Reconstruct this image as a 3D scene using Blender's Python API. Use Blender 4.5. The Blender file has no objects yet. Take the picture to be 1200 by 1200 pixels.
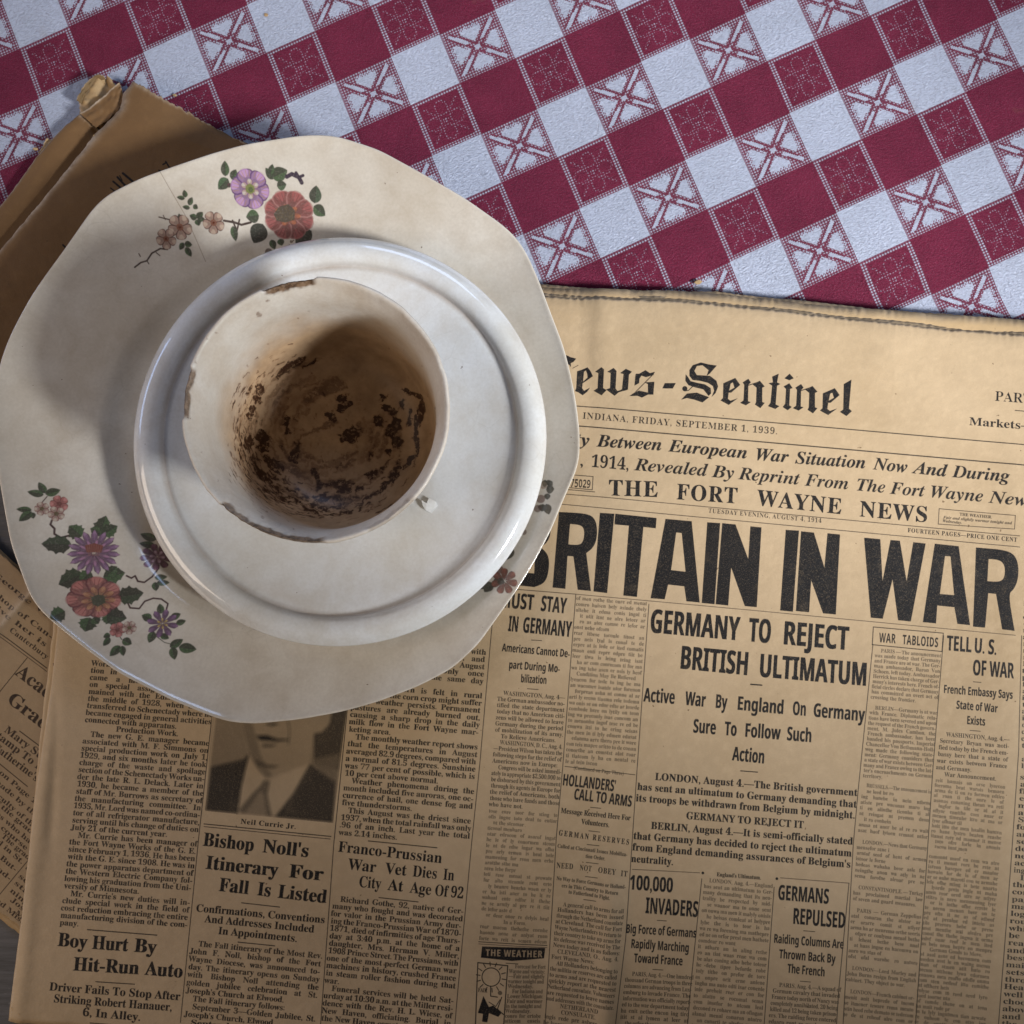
import bpy, math, random
import numpy as np
from mathutils import Matrix, Vector

# ------------------------------------------------------------------ camera
scene = bpy.context.scene
COL = scene.collection
CAM_H = 0.405
NADIR = (620.0, 728.0)          # where the plumb line under the lens meets the picture
F = 1200.0                      # focal length in picture units (picture is 1200 wide)
up_cam = -Vector(((NADIR[0] - 600) / F, -(NADIR[1] - 600) / F, -1)).normalized()
xw = Vector((1, 0, 0)); xw = (xw - up_cam * xw.dot(up_cam)).normalized()
yw = up_cam.cross(xw)
R = Matrix((xw, yw, up_cam))    # camera space -> world space
cam = bpy.data.cameras.new('camera'); cam_o = bpy.data.objects.new('camera', cam); COL.objects.link(cam_o)
cam.sensor_width = 36; cam.lens = 36 * F / 1200; cam.clip_start = 0.01; cam.clip_end = 50
cam_o.matrix_world = Matrix.Translation((0, 0, CAM_H)) @ R.to_4x4()
scene.camera = cam_o
Rn = np.array(R)

def U(px, py, z=0.008):
    """place on the level z (metres) seen at a spot of the photograph"""
    px = np.asarray(px, float); py = np.asarray(py, float)
    d = np.stack([(px - 600) / F, -(py - 600) / F, -np.ones_like(px)], -1) @ Rn.T
    t = (z - CAM_H) / d[..., 2]
    return d[..., 0] * t, d[..., 1] * t

# ------------------------------------------------------------------ light
world = bpy.data.worlds.new('World'); scene.world = world; world.use_nodes = True
bg = world.node_tree.nodes['Background']
bg.inputs[0].default_value = (1.0, 0.80, 0.60, 1); bg.inputs[1].default_value = 0.05

def area(name, loc, target, size, power, color, shape='RECTANGLE', sy=None):
    l = bpy.data.lights.new(name, 'AREA'); l.energy = power; l.color = color; l.size = size
    l.shape = shape; l.size_y = sy or size
    o = bpy.data.objects.new(name, l); COL.objects.link(o); o.location = loc
    o.rotation_euler = (Vector(target) - Vector(loc)).to_track_quat('-Z', 'Y').to_euler()
    return o
area('window_light', (0.05, 0.88, 0.78), (0.05, .12, 0), 0.46, 3.2, (0.50, 0.66, 1.0), sy=0.40)
area('warm_fill_light', (-0.72, -0.12, 0.42), (-.2, .02, 0), 0.45, 2.5, (1.0, 0.82, 0.66))  # added warm fill for the left side, no lamp seen there
area('side_window_light', (-1.25, 0.55, 0.45), (-.1, .1, 0), 0.5, 2.8, (0.42, 0.60, 1.0), sy=0.4)
sp = bpy.data.lights.new('key_spot_light', 'SPOT'); sp.energy = 104.0; sp.color = (0.93, 0.96, 1.0)  # unseen key spot; its cone edge stands in for the shade across the page
sp.shadow_soft_size = 0.12; sp.spot_size = math.radians(22.8); sp.spot_blend = 0.40
spo = bpy.data.objects.new('key_spot_light', sp); COL.objects.link(spo); spo.location = (0.79, -0.36, 0.64)
spo.rotation_euler = (Vector((0.062, 0.165, 0)) - spo.location).to_track_quat('-Z', 'Y').to_euler()
scene.view_settings.view_transform = 'Standard'; scene.view_settings.look = 'None'
scene.view_settings.exposure = 0.0; scene.view_settings.gamma = 1.0
scene.cycles.max_bounces = 8

# ------------------------------------------------------------------ object helpers
def tag(o, label=None, cat=None, group=None, kind=None):
    for k, v in (('label', label), ('category', cat), ('group', group), ('kind', kind)):
        if v: o[k] = v
    return o
def empty(name, loc=(0, 0, 0)):
    o = bpy.data.objects.new(name, None); COL.objects.link(o); o.location = loc; o.empty_display_size = 0.02
    return o
def mesh(name, verts, faces, mat, parent=None, uv=None, smooth=True):
    me = bpy.data.meshes.new(name)
    me.from_pydata([tuple(map(float, v)) for v in verts], [], [tuple(map(int, f)) for f in faces])
    if uv is not None:
        l = me.uv_layers.new(name='UVMap'); idx = np.zeros(len(me.loops), np.int32)
        me.loops.foreach_get('vertex_index', idx)
        l.data.foreach_set('uv', np.asarray(uv, np.float32)[idx].ravel())
    me.materials.append(mat)
    if smooth: me.polygons.foreach_set('use_smooth', [True] * len(me.polygons))
    me.update()
    o = bpy.data.objects.new(name, me); COL.objects.link(o)
    if parent:
        o.parent = parent; o.matrix_parent_inverse = Matrix.Identity(4)
        o.location = -Vector(parent.location)
    return o
def grid_faces(nr, nc, wrap=False):
    f = []
    for r in range(nr - 1):
        for c in range(nc - (0 if wrap else 1)):
            d = (c + 1) % nc
            f.append((r * nc + c, r * nc + d, (r + 1) * nc + d, (r + 1) * nc + c))
    return f
def vnoise(x, y, seed=0):
    """smooth value noise in -1..1"""
    x = np.asarray(x, float); y = np.asarray(y, float)
    xi = np.floor(x).astype(np.int64); yi = np.floor(y).astype(np.int64); fx = x - xi; fy = y - yi
    def h(a, b):
        n = (a * 374761393 + b * 668265263 + seed * 1442695041) & 0x7fffffff
        n = ((n ^ (n >> 13)) * 1274126177) & 0x7fffffff
        return ((n ^ (n >> 16)) & 0xffff) / 32767.5 - 1
    fx = fx * fx * (3 - 2 * fx); fy = fy * fy * (3 - 2 * fy)
    return (h(xi, yi) * (1 - fx) + h(xi + 1, yi) * fx) * (1 - fy) + (h(xi, yi + 1) * (1 - fx) + h(xi + 1, yi + 1) * fx) * fy
def sstep(a, b, x):
    t = np.clip((np.asarray(x, float) - a) / (b - a), 0, 1); return t * t * (3 - 2 * t)

# ------------------------------------------------------------------ flat print: a small painter for generated images
class Canvas:
    """ink sheet laid over world x, y; channel arrays in 0..1"""
    def __init__(s, x0, y0, x1, y1, ppm, ch=1, z=0.008, conv=None):
        s.x0, s.y0, s.ppm, s.z = x0, y0, ppm, z
        s.w = int(round((x1 - x0) * ppm)); s.h = int(round((y1 - y0) * ppm))
        s.a = np.zeros((s.h, s.w, ch), np.float32); s.conv = conv
    def P(s, px, py):
        if s.conv: x, y = s.conv(px, py)
        else: x, y = U(px, py, s.z)
        return (x - s.x0) * s.ppm, (y - s.y0) * s.ppm
    def poly(s, pts, col=1.0, alpha=1.0, holes=(), pix=True, ss=3):
        loops = []
        for L in [pts] + list(holes):
            L = np.asarray(L, float)
            if pix: X, Y = s.P(L[:, 0], L[:, 1]); L = np.stack([X, Y], 1)
            loops.append(L)
        mn = np.floor(loops[0].min(0) - 1).astype(int); mx = np.ceil(loops[0].max(0) + 1).astype(int)
        mn = np.maximum(mn, 0); mx = np.minimum(mx, [s.w, s.h])
        if (mx <= mn).any(): return
        gx = mn[0] + (np.arange((mx[0] - mn[0]) * ss) + .5) / ss; gy = mn[1] + (np.arange((mx[1] - mn[1]) * ss) + .5) / ss
        ins = np.zeros((len(gy), len(gx)), bool)
        for L in loops:
            A = L; B = np.roll(L, -1, 0)
            for (ax, ay), (bx, by) in zip(A, B):
                if ay == by: continue
                m = (gy > min(ay, by)) & (gy <= max(ay, by))
                if not m.any(): continue
                xc = ax + (gy[m] - ay) * (bx - ax) / (by - ay)
                ins[m] ^= gx[None, :] > xc[:, None]
        cov = ins.reshape(mx[1] - mn[1], ss, mx[0] - mn[0], ss).mean((1, 3)).astype(np.float32)
        s.blend(mn, mx, cov * alpha, col)
    def blend(s, mn, mx, cov, col):
        t = s.a[mn[1]:mx[1], mn[0]:mx[0]]
        c = np.atleast_1d(np.asarray(col, np.float32))
        if s.a.shape[2] == 4:
            t[..., :3] += (c[:3] - t[..., :3]) * cov[..., None]
            t[..., 3] = np.maximum(t[..., 3], cov)
        else: t += (c - t) * cov[..., None]
    def line(s, pts, w, col=1.0, alpha=1.0, pix=True):
        """w: width in picture units (pix) or texels"""
        L = np.asarray(pts, float)
        if pix:
            X, Y = s.P(L[:, 0], L[:, 1]); k = s.ppm / 3000.0; L = np.stack([X, Y], 1); w = w * k
        r = w / 2
        mn = np.maximum(np.floor(L.min(0) - r - 2), 0).astype(int); mx = np.minimum(np.ceil(L.max(0) + r + 2), [s.w, s.h]).astype(int)
        if (mx <= mn).any(): return
        gx, gy = np.meshgrid(np.arange(mn[0], mx[0]) + .5, np.arange(mn[1], mx[1]) + .5)
        D = np.full(gx.shape, 1e9)
        for (ax, ay), (bx, by) in zip(L[:-1], L[1:]):
            dx, dy = bx - ax, by - ay; q = dx * dx + dy * dy + 1e-9
            t = np.clip(((gx - ax) * dx + (gy - ay) * dy) / q, 0, 1)
            D = np.minimum(D, np.hypot(gx - ax - t * dx, gy - ay - t * dy))
        s.blend(mn, mx, (np.clip(r + .5 - D, 0, 1) * min(1, w + .2) * alpha).astype(np.float32), col)
    def disc(s, c, r, col=1.0, alpha=1.0, n=20):
        a = np.linspace(0, 2 * np.pi, n, endpoint=False)
        s.poly(np.stack([c[0] + r * np.cos(a), c[1] + r * np.sin(a)], 1), col, alpha)
    def image(s, name, data=False):
        im = bpy.data.images.new(name, s.w, s.h, alpha=True, float_buffer=False)
        if data: im.colorspace_settings.name = 'Non-Color'
        b = np.ones((s.h, s.w, 4), np.float32)
        n = s.a.shape[2]
        if n == 1: b[..., :3] = s.a
        else: b[..., :n] = s.a
        im.pixels.foreach_set(b.ravel()); im.update(); im.pack()
        return im

# ------------------------------------------------------------------ type: outlines come from Blender's own built-in lettering
EM = 96
def _code(style, ch):
    o = ord(ch)
    up, lo, dg = {'serif': (0x1D400, 0x1D41A, 0x1D7CE), 'ital': (0x1D468, 0x1D482, 0x1D7CE),
                  'goth': (0x1D5D4, 0x1D5EE, 0x1D7EC)}[style]
    if 65 <= o <= 90: return chr(up + o - 65)
    if 97 <= o <= 122: return chr(lo + o - 97)
    if 48 <= o <= 57: return chr(dg + o - 48)
    return ch
_tc = bpy.data.curves.new('type_source', 'FONT'); _to = bpy.data.objects.new('type_source', _tc); COL.objects.link(_to)
_tc.resolution_u = 4
def _tris(body):
    _tc.body = body
    dg = bpy.context.evaluated_depsgraph_get(); dg.update(); ev = _to.evaluated_get(dg)
    me = ev.to_mesh(); v = np.array([(q.co.x, q.co.y) for q in me.vertices]) if len(me.vertices) else np.zeros((0, 2))
    me.calc_loop_triangles(); t = [tuple(q.vertices) for q in me.loop_triangles]; ev.to_mesh_clear()
    return v, t
GL = {}
_cal = {}
def glyph(style, ch):
    k = (style, ch)
    if k in GL: return GL[k]
    c = _code(style, ch)
    if style not in _cal:
        H = _code(style, 'H')
        v1, _ = _tris(H); v2, _ = _tris(H + H)
        _cal[style] = (v1[:, 1].max(), H, v1[:, 0].min(), v1[:, 0].max(), v2[:, 0].max() - v1[:, 0].max())
    cap, H, h0, h1, adv = _cal[style]
    v1, _ = _tris(H + c + H)
    width = v1[:, 0].max() - h1 - adv      # advance of this glyph
    v, t = _tris(c)
    if not len(v): GL[k] = (None, width / cap, 0, 0); return GL[k]
    v = v / cap                            # cap height = 1
    S = EM; pad = 3
    x0 = v[:, 0].min() - pad / S; y0 = v[:, 1].min() - pad / S
    w = int(np.ceil((v[:, 0].max() - x0) * S)) + pad; h = int(np.ceil((v[:, 1].max() - y0) * S)) + pad
    ss = 2; acc = np.zeros((h * ss, w * ss), bool)
    q = (v - [x0, y0]) * S * ss
    for a, b, c3 in t:
        A, B, C3 = q[a], q[b], q[c3]
        mn = np.floor(np.minimum(np.minimum(A, B), C3)).astype(int); mx = np.ceil(np.maximum(np.maximum(A, B), C3)).astype(int) + 1
        gx, gy = np.meshgrid(np.arange(mn[0], mx[0]) + .5, np.arange(mn[1], mx[1]) + .5)
        def e(P, Q): return (Q[0] - P[0]) * (gy - P[1]) - (Q[1] - P[1]) * (gx - P[0])
        e1, e2, e3 = e(A, B), e(B, C3), e(C3, A)
        m = ((e1 >= 0) & (e2 >= 0) & (e3 >= 0)) | ((e1 <= 0) & (e2 <= 0) & (e3 <= 0))
        sl = acc[mn[1]:mx[1], mn[0]:mx[0]]; sl |= m[:sl.shape[0], :sl.shape[1]]
    img = acc.reshape(h, ss, w, ss).mean((1, 3)).astype(np.float32)
    mips = [img]
    while len(mips) < 4:
        p = mips[-1]; p = np.pad(p, ((0, p.shape[0] % 2), (0, p.shape[1] % 2)))
        mips.append(p.reshape(p.shape[0] // 2, 2, p.shape[1] // 2, 2).mean((1, 3)))
    GL[k] = (mips, width / cap, x0, y0); return GL[k]
def _bil(m, x, y):
    x = x - .5; y = y - .5
    xi = np.floor(x).astype(int); yi = np.floor(y).astype(int); fx = x - xi; fy = y - yi
    h, w = m.shape
    def g(a, b):
        ok = (a >= 0) & (a < w) & (b >= 0) & (b < h)
        return np.where(ok, m[np.clip(b, 0, h - 1), np.clip(a, 0, w - 1)], 0)
    return (g(xi, yi) * (1 - fx) + g(xi + 1, yi) * fx) * (1 - fy) + (g(xi, yi + 1) * (1 - fx) + g(xi + 1, yi + 1) * fx) * fy
def put(cv, style, ch, ox, oy, ex, ey, col=1.0, bold=0.0, alpha=1.0):
    """draw glyph: origin (ox,oy) texels, ex = vector of one cap height along the line, ey = up vector"""
    mips, adv, gx0, gy0 = glyph(style, ch)
    if mips is None: return
    sc = math.hypot(*ey)
    lv = 0
    while lv < 3 and EM / (2 ** lv) > 1.9 * min(sc, math.hypot(*ex) * 1.3): lv += 1
    m = mips[lv]; k = EM / 2 ** lv
    gw, gh = mips[0].shape[1] / EM, mips[0].shape[0] / EM
    c = np.array([[gx0, gy0], [gx0 + gw, gy0], [gx0, gy0 + gh], [gx0 + gw, gy0 + gh]])
    X = ox + c[:, 0] * ex[0] + c[:, 1] * ey[0]; Y = oy + c[:, 0] * ex[1] + c[:, 1] * ey[1]
    x0, x1 = int(max(math.floor(X.min() - 1), 0)), int(min(math.ceil(X.max() + 1), cv.w))
    y0, y1 = int(max(math.floor(Y.min() - 1), 0)), int(min(math.ceil(Y.max() + 1), cv.h))
    if x1 <= x0 or y1 <= y0: return
    gx, gy = np.meshgrid(np.arange(x0, x1) + .5 - ox, np.arange(y0, y1) + .5 - oy)
    det = ex[0] * ey[1] - ex[1] * ey[0]
    a = (gx * ey[1] - gy * ey[0]) / det; b = (gy * ex[0] - gx * ex[1]) / det
    u = (a - gx0) * k; v = (b - gy0) * k
    if bold == 0: r = _bil(m, u, v)
    else:
        d = abs(bold) * k
        s3 = [_bil(m, u - d, v), _bil(m, u + d, v)]
        r = np.maximum(np.maximum(s3[0], s3[1]), _bil(m, u, v)) if bold > 0 else np.minimum(s3[0], s3[1])
    cv.blend((x0, y0), (x1, y1), (r * alpha).astype(np.float32), col)
def adv(style, ch):
    if ch == ' ': return 0.38
    return glyph(style, ch)[1]
def fit(cv, style, s, a, b, cap, track=0.0, bold=0.0, col=1.0, alpha=1.0, jit=0.0, upvec=None):
    """one line of type from picture spot a to b (baseline), stretched to fit"""
    (X0, X1), (Y0, Y1) = cv.P(np.array([a[0], b[0]]), np.array([a[1], b[1]]))
    L = math.hypot(X1 - X0, Y1 - Y0); dx, dy = (X1 - X0) / L, (Y1 - Y0) / L
    sc = cap * L / math.hypot(b[0] - a[0], b[1] - a[1])
    nat = sum(adv(style, c) + track for c in s) - track
    if L <= 0 or nat <= 0: return
    kx = L / (nat)
    x = 0.0
    for c in s:
        if c != ' ':
            j = random.uniform(-jit, jit) * sc
            put(cv, style, c, X0 + dx * x * kx - dy * j, Y0 + dy * x * kx + dx * j, (dx * kx, dy * kx), (-dy * sc, dx * sc), col, bold, alpha)
        x += adv(style, c) + track
def words(cv, style, parts, cap, **k):
    for s, a, b in parts: fit(cv, style, s, a, b, cap, **k)
def block(cv, style, lines, a, b, last, cap, xs=0.92, bold=0.0, alpha=1.0, rag=False, jit=0.02, lastr=None):
    """a column of justified type. a,b: first baseline left/right; last: left of the last baseline.
    '>' indents, '~' leaves ragged, '^' centres, '' skips a line"""
    n = len(lines)
    P = lambda p: np.array([float(q) for q in cv.P(np.array(p[0]), np.array(p[1]))])
    A, B, Z = P(a), P(b), P(last)
    D = B - A; L = math.hypot(*D); ux = D / L; step = (Z - A) / max(n - 1, 1)
    wr = (math.hypot(*(P(lastr) - Z)) - L) / max(n - 1, 1) if lastr else 0
    sc = cap * L / math.hypot(b[0] - a[0], b[1] - a[1]); uy = np.array([-ux[1], ux[0]])
    for i, s in enumerate(lines):
        if not s: continue
        LL = L + wr * i
        o = A + step * i + ux * random.uniform(-.1, .1) * sc
        cen = s[0] == '^'; ind = s[0] == '>'; ragd = s[-1] == '~' or rag
        s = s.strip('^>~')
        x = 1.4 * sc if ind else 0.0
        lw = sum(adv(style, c) for c in s if c != ' ') * sc * xs; ns = s.count(' ')
        kx = xs
        room = LL - x
        if cen or ragd:
            sp_ = 0.42 * sc
            if lw + ns * sp_ > room: kx *= room / (lw + ns * sp_); sp_ *= room / (lw + ns * sp_); lw = lw * kx / xs
            if cen: x = (LL - lw - ns * sp_) / 2
        else:
            if lw + ns * 0.28 * sc > room: q = room / (lw + ns * 0.28 * sc); kx *= q; lw *= q
            elif ns == 0 or (room - lw) / max(ns, 1) > 2.2 * sc: q = min(1.35, (room - ns * 1.1 * sc) / lw); kx *= q; lw *= q
            sp_ = (room - lw) / max(ns, 1)
        for c in s:
            if c == ' ': x += sp_; continue
            p = o + ux * x + uy * random.uniform(-jit, jit) * sc
            al = alpha * random.uniform(.82, 1.0)
            put(cv, style, c, p[0], p[1], ux * sc * kx, uy * sc, 1.0, bold, al)
            x += adv(style, c) * sc * kx
rng = random.Random(5)
SYL = 'the an er in ed of ar re on st en at to or is it al te nt he as ha wa ti se for ing com men pre con ly be le ro ne ma de'.split()
def faint_lines(n, chars):
    """rubbed-down small print that the photograph no longer lets anyone read"""
    out = []
    for i in range(n):
        s = ''
        while len(s) < chars - 4:
            s += ''.join(rng.choice(SYL) for _ in range(rng.choice((1, 1, 2, 2, 3)))) + ' '
        s = s.strip()
        if rng.random() < .12: s = '>' + s
        if rng.random() < .1: s = s[:int(chars * .5)].strip() + '~'
        out.append(s)
    return out
# ------------------------------------------------------------------ what is printed on the front page
Z_PAGE = 0.008
_cx, _cy = U(np.array([-5, 1420, -5, 1420]), np.array([300, 320, 1290, 1330]), Z_PAGE)
page_cv = Canvas(_cx.min(), _cy.min(), _cx.max(), _cy.max(), 8600, 1, Z_PAGE)
C = page_cv
def crop(x0, y0, s, pts): return [(x0 + x / s, y0 + y / s) for x, y in pts]
def rule(a, b, w=0.9, al=.9): C.line([a, b], w, 1.0, al)

# masthead in old black letter
m1 = lambda p: crop(660, 410, 8.571, p); m2 = lambda p: crop(780, 410, 5.217, p)
C.poly(m1([(-40, 40), (45, 60), (75, 75), (130, 88), (105, 120), (75, 135), (78, 175), (60, 150), (-40, 120)]))
C.line(m1([(95, 185), (150, 155)]), .6)
C.poly(m1([(140, 215), (185, 200), (245, 175), (275, 215), (298, 265), (210, 325), (195, 335), (190, 385), (210, 410), (270, 378), (240, 420), (195, 455), (150, 425), (118, 415), (130, 385)]), holes=[m1([(208, 222), (226, 205), (240, 235), (245, 278), (200, 318)])])
C.poly(m1([(320, 222), (382, 178), (408, 200), (400, 385), (435, 405), (385, 457), (305, 410), (345, 385), (352, 235)]))
C.poly(m1([(440, 225), (505, 185), (535, 215), (525, 390), (545, 415), (590, 400), (515, 462), (430, 400), (470, 385), (475, 235)]))
C.poly(m1([(572, 235), (628, 192), (690, 220), (660, 250), (650, 400), (620, 410), (545, 430), (590, 395), (605, 245)]))
C.poly(m1([(735, 240), (765, 240), (825, 205), (870, 235), (920, 222), (905, 255), (830, 275), (785, 260), (765, 290), (762, 335), (715, 360), (725, 250)]))
C.poly(m1([(815, 328), (915, 322), (905, 450), (850, 450), (790, 480), (745, 462), (665, 465), (700, 440), (760, 410), (850, 430), (850, 345)]))
C.line(m1([(700, 450), (905, 245)]), .8)
C.poly(m1([(1020, 335), (1130, 335), (1100, 388), (995, 388)]))
C.poly(m2([(145, 125), (165, 95), (215, 78), (262, 90), (312, 97), (270, 145), (250, 160), (262, 125), (225, 95), (190, 100), (175, 130), (190, 155), (270, 160), (310, 190), (320, 225), (305, 265), (280, 290), (296, 250), (288, 222), (260, 203), (210, 190), (165, 185), (145, 160)]))
C.poly(m2([(122, 150), (135, 165), (152, 192), (190, 202), (240, 212), (275, 235), (277, 268), (262, 282), (230, 242), (180, 230), (140, 217), (120, 190)]))
C.poly(m2([(95, 305), (130, 268), (190, 262), (265, 290), (225, 322), (175, 305), (130, 295)]))
C.disc(m2([(117, 238)])[0], 3.0); C.line(m2([(117, 252), (140, 248), (165, 224)]), .9)
def m2s(p, dx=0, dy=0): return m2([(x + dx, y + dy) for x, y in p])
for dx, dy in ((0, 0), (608, 62)):
    C.poly(m2s([(352, 205), (375, 195), (425, 173), (455, 215), (400, 262), (385, 262), (380, 300), (395, 312), (440, 297), (385, 337), (335, 310), (350, 295)], dx, dy), holes=[m2s([(397, 207), (410, 200), (420, 232), (388, 250)], dx, dy)])
for dx, dy in ((0, 0), (322, 32)):
    C.poly(m2s([(470, 200), (505, 178), (520, 200), (505, 215), (503, 315), (520, 320), (490, 340), (455, 325), (475, 310), (480, 215)], dx, dy))
    C.poly(m2s([(530, 212), (575, 190), (605, 225), (590, 232), (590, 320), (605, 325), (578, 357), (545, 335), (552, 320), (555, 232)], dx, dy))
    C.line(m2s([(505, 218), (575, 195)], dx, dy), .9)
C.poly(m2([(650, 165), (690, 147), (680, 200), (700, 210), (680, 220), (672, 335), (695, 345), (670, 362), (625, 345), (640, 325), (650, 220), (628, 205), (655, 200)]))
C.poly(m2([(720, 225), (755, 205), (775, 235), (760, 240), (755, 340), (770, 350), (745, 370), (715, 350), (730, 330), (735, 240)])); C.poly(m2([(725, 175), (757, 147), (782, 175), (755, 187)]))
C.poly(m2([(1088, 210), (1135, 183), (1120, 360), (1138, 375), (1105, 405), (1065, 380), (1085, 365)]))

fit(C, 'serif', 'PART', (1165.5, 469.5), (1209, 473), 11.5, bold=-.02)
rule((1189.5, 481), (1215, 483)); fit(C, 'serif', 'Markets—', (1135.5, 498), (1213, 504), 9.5)
rule((560, 468), (700, 477.5), 1.1); rule((700, 477.5), (1430, 541), 1.1); rule((560, 490), (700, 501), 1.3); rule((700, 501), (1430, 565), 1.3)
fit(C, 'serif', 'INDIANA, FRIDAY, SEPTEMBER 1, 1939.', (682.5, 490.5), (911, 509), 7.6, track=.09, bold=-.022)
words(C, 'ital', [('ty', (673, 521), (691, 523)), ('Between', (700, 523.3), (776, 528)), ('European', (784, 529), (876, 537.5)), ('War', (885, 539), (924, 542)), ('Situation', (932, 543), (1015, 549)), ('Now', (1024, 550), (1064, 554)), ('And', (1071, 554.5), (1110, 558.5)), ('During', (1117, 559), (1183, 564.5))], 14.2, bold=.01)
words(C, 'ital', [(',', (679, 546), (684, 546)), ('1914,', (692, 547), (737, 551)), ('Revealed', (744, 551), (829, 558)), ('By', (835, 559), (861, 561)), ('Reprint', (866, 561.5), (937, 568)), ('From', (944, 569), (995, 573.5)), ('The', (1003, 574.5), (1038, 577.5)), ('Fort', (1044, 578.5), (1084, 582)), ('Wayne', (1090, 582.5), (1153, 588)), ('News', (1160, 589), (1215, 594))], 14.2)
for a, b in (((640, 554), (695, 558.5)), ((695, 558.5), (694, 574)), ((694, 574), (640, 569))): rule(a, b, .8)
fit(C, 'goth', '75029', (668, 570.5), (692, 572), 9.5, bold=-.02); rule((640, 571.5), (697, 576.5), .8)
words(C, 'serif', [('THE', (713, 580.5), (771, 582.5)), ('FORT', (792.5, 585), (864, 590)), ('WAYNE', (887, 592), (986, 602.5)), ('NEWS', (1007, 605), (1087.5, 612))], 18.5, track=.08, bold=.012)
for a, b in (((1101, 596), (1190, 604)), ((1190, 604), (1189, 620)), ((1189, 620), (1100, 614)), ((1100, 614), (1101, 596))): rule(a, b, .7)
fit(C, 'serif', 'THE WEATHER.', (1125, 604), (1163, 607.5), 3.4)
fit(C, 'ital', 'Fair and slightly warmer tonight and', (1106, 607.5), (1186, 614.5), 3.2); fit(C, 'ital', 'Wednesday.', (1105, 611.5), (1128, 614), 3.2)
rule((560, 571), (706, 582.5), .8, .8); rule((706, 582.5), (1195, 628), .8, .8); rule((560, 581), (660, 591), .8, .8); rule((660, 591), (1195, 641), .8, .8)
fit(C, 'serif', 'TUESDAY EVENING, AUGUST 4, 1914', (830, 600.5), (963, 612.5), 5.0, track=.1, bold=-.02)
fit(C, 'serif', 'FOURTEEN PAGES—PRICE ONE CENT', (1064, 623.5), (1192, 635), 5.0, track=.1)

# BRITAIN IN WAR
def soft(p, idx):
    p = [np.array(q, float) for q in p]; out = []
    for i, q in enumerate(p):
        if i in idx:
            a = (p[i - 1] + q) / 2; b = (p[(i + 1) % len(p)] + q) / 2
            out += [a * (1 - t) ** 2 + q * 2 * t * (1 - t) + b * t * t for t in np.linspace(0, 1, 6)]
        else: out.append(q)
    return out
def K(p, h=(), r=()): C.poly(soft(p, r), 1.0, 1.0, holes=[soft(q, range(1, 5) if len(q) > 4 else ()) for q in h])
K([(606, 596), (632, 598), (642, 602), (646, 612), (645, 628), (640, 637), (633, 641), (641, 648), (644, 658), (642, 675), (637, 684), (626, 688), (598, 685)], [[(620, 611), (629, 613), (628, 631), (618, 631)], [(616, 648), (627, 648), (626, 672), (614, 671)]], range(1, 11))
K([(655, 600), (686, 601.5), (696, 606), (700, 617), (699, 634), (694, 643), (687, 648), (692.5, 692.5), (677, 691), (672, 652), (665, 651.5), (662.5, 690), (647.5, 688.5)], [[(668, 614), (680, 615), (685, 620), (684, 634), (679, 639), (666, 638)]], range(1, 6))
K([(703, 601), (720, 602), (711.5, 695), (695.5, 693)])
K([(721, 602), (769.5, 607), (768.5, 619), (754, 617.5), (746.5, 699.5), (730.5, 697.8), (737, 616), (720, 614.5)])
K([(780, 608), (810.7, 610.7), (820, 706), (804.5, 704.5), (802, 687), (783, 685), (779, 702.3), (762.5, 701)], [[(792.5, 624), (799, 624.5), (803.5, 670), (786.5, 668)]])
K([(829, 612), (844, 613), (837.5, 708), (822.5, 706.5)])
K([(846.5, 613), (862, 614.5), (877, 655), (879.5, 616.7), (892.5, 618), (887, 711.5), (873, 710.2), (857, 665), (853.5, 709.5), (838.8, 708)])
K([(921, 620.8), (936.5, 621.8), (929.5, 716.8), (914.5, 715.3)])
K([(939, 622.5), (954, 624), (966.5, 665), (970, 624.8), (984.7, 626.3), (980, 720), (965, 718.7), (951, 680), (948.5, 717.5), (933, 716)])
K([(1013, 630), (1032, 631.7), (1034.7, 681), (1044, 632.7), (1055, 633.6), (1063, 681), (1070.7, 635.3), (1085.3, 636.8), (1068, 728.3), (1053, 726.8), (1046.5, 679), (1035, 725), (1021, 723.8)])
K([(1096, 637), (1124, 640), (1137.3, 732.6), (1122.5, 731), (1119, 711.5), (1099, 709.5), (1097.5, 730.5), (1082, 729)], [[(1108, 651.5), (1114.5, 652), (1118.7, 697.5), (1102, 696)]])
K([(1144.3, 641.5), (1178.5, 644.3), (1190, 651), (1194, 664), (1193, 680), (1188, 691), (1181.5, 696), (1189, 739.3), (1174.5, 737.5), (1167.5, 696), (1158.5, 695), (1154.8, 735.5), (1140.8, 734.3)], [[(1159, 655), (1172, 656), (1178, 663), (1177.5, 677), (1172, 682), (1157.5, 681)]], range(1, 7))
for i in range(420):       # rubbed specks in the heavy letters are bare paper
    x = rng.uniform(600, 1195); y = 600 + (x - 600) * .08 + rng.uniform(0, 95)
    C.disc((x, y), rng.uniform(.15, .4), 0.35, .6, 6)
rule((585, 689), (675, 696.3), .8, .8); rule((675, 696.3), (880, 715), .7, .7); rule((880, 715), (1190, 744.5), .7, .7)

G = lambda s, a, b, cap, **k: fit(C, 'goth', s, a, b, cap, bold=k.pop('bold', .004) + .022, **k)
S = lambda s, a, b, cap, **k: fit(C, 'serif', s, a, b, cap, bold=.015, **k)
def dash(a, b): rule(a, b, .7)
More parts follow.
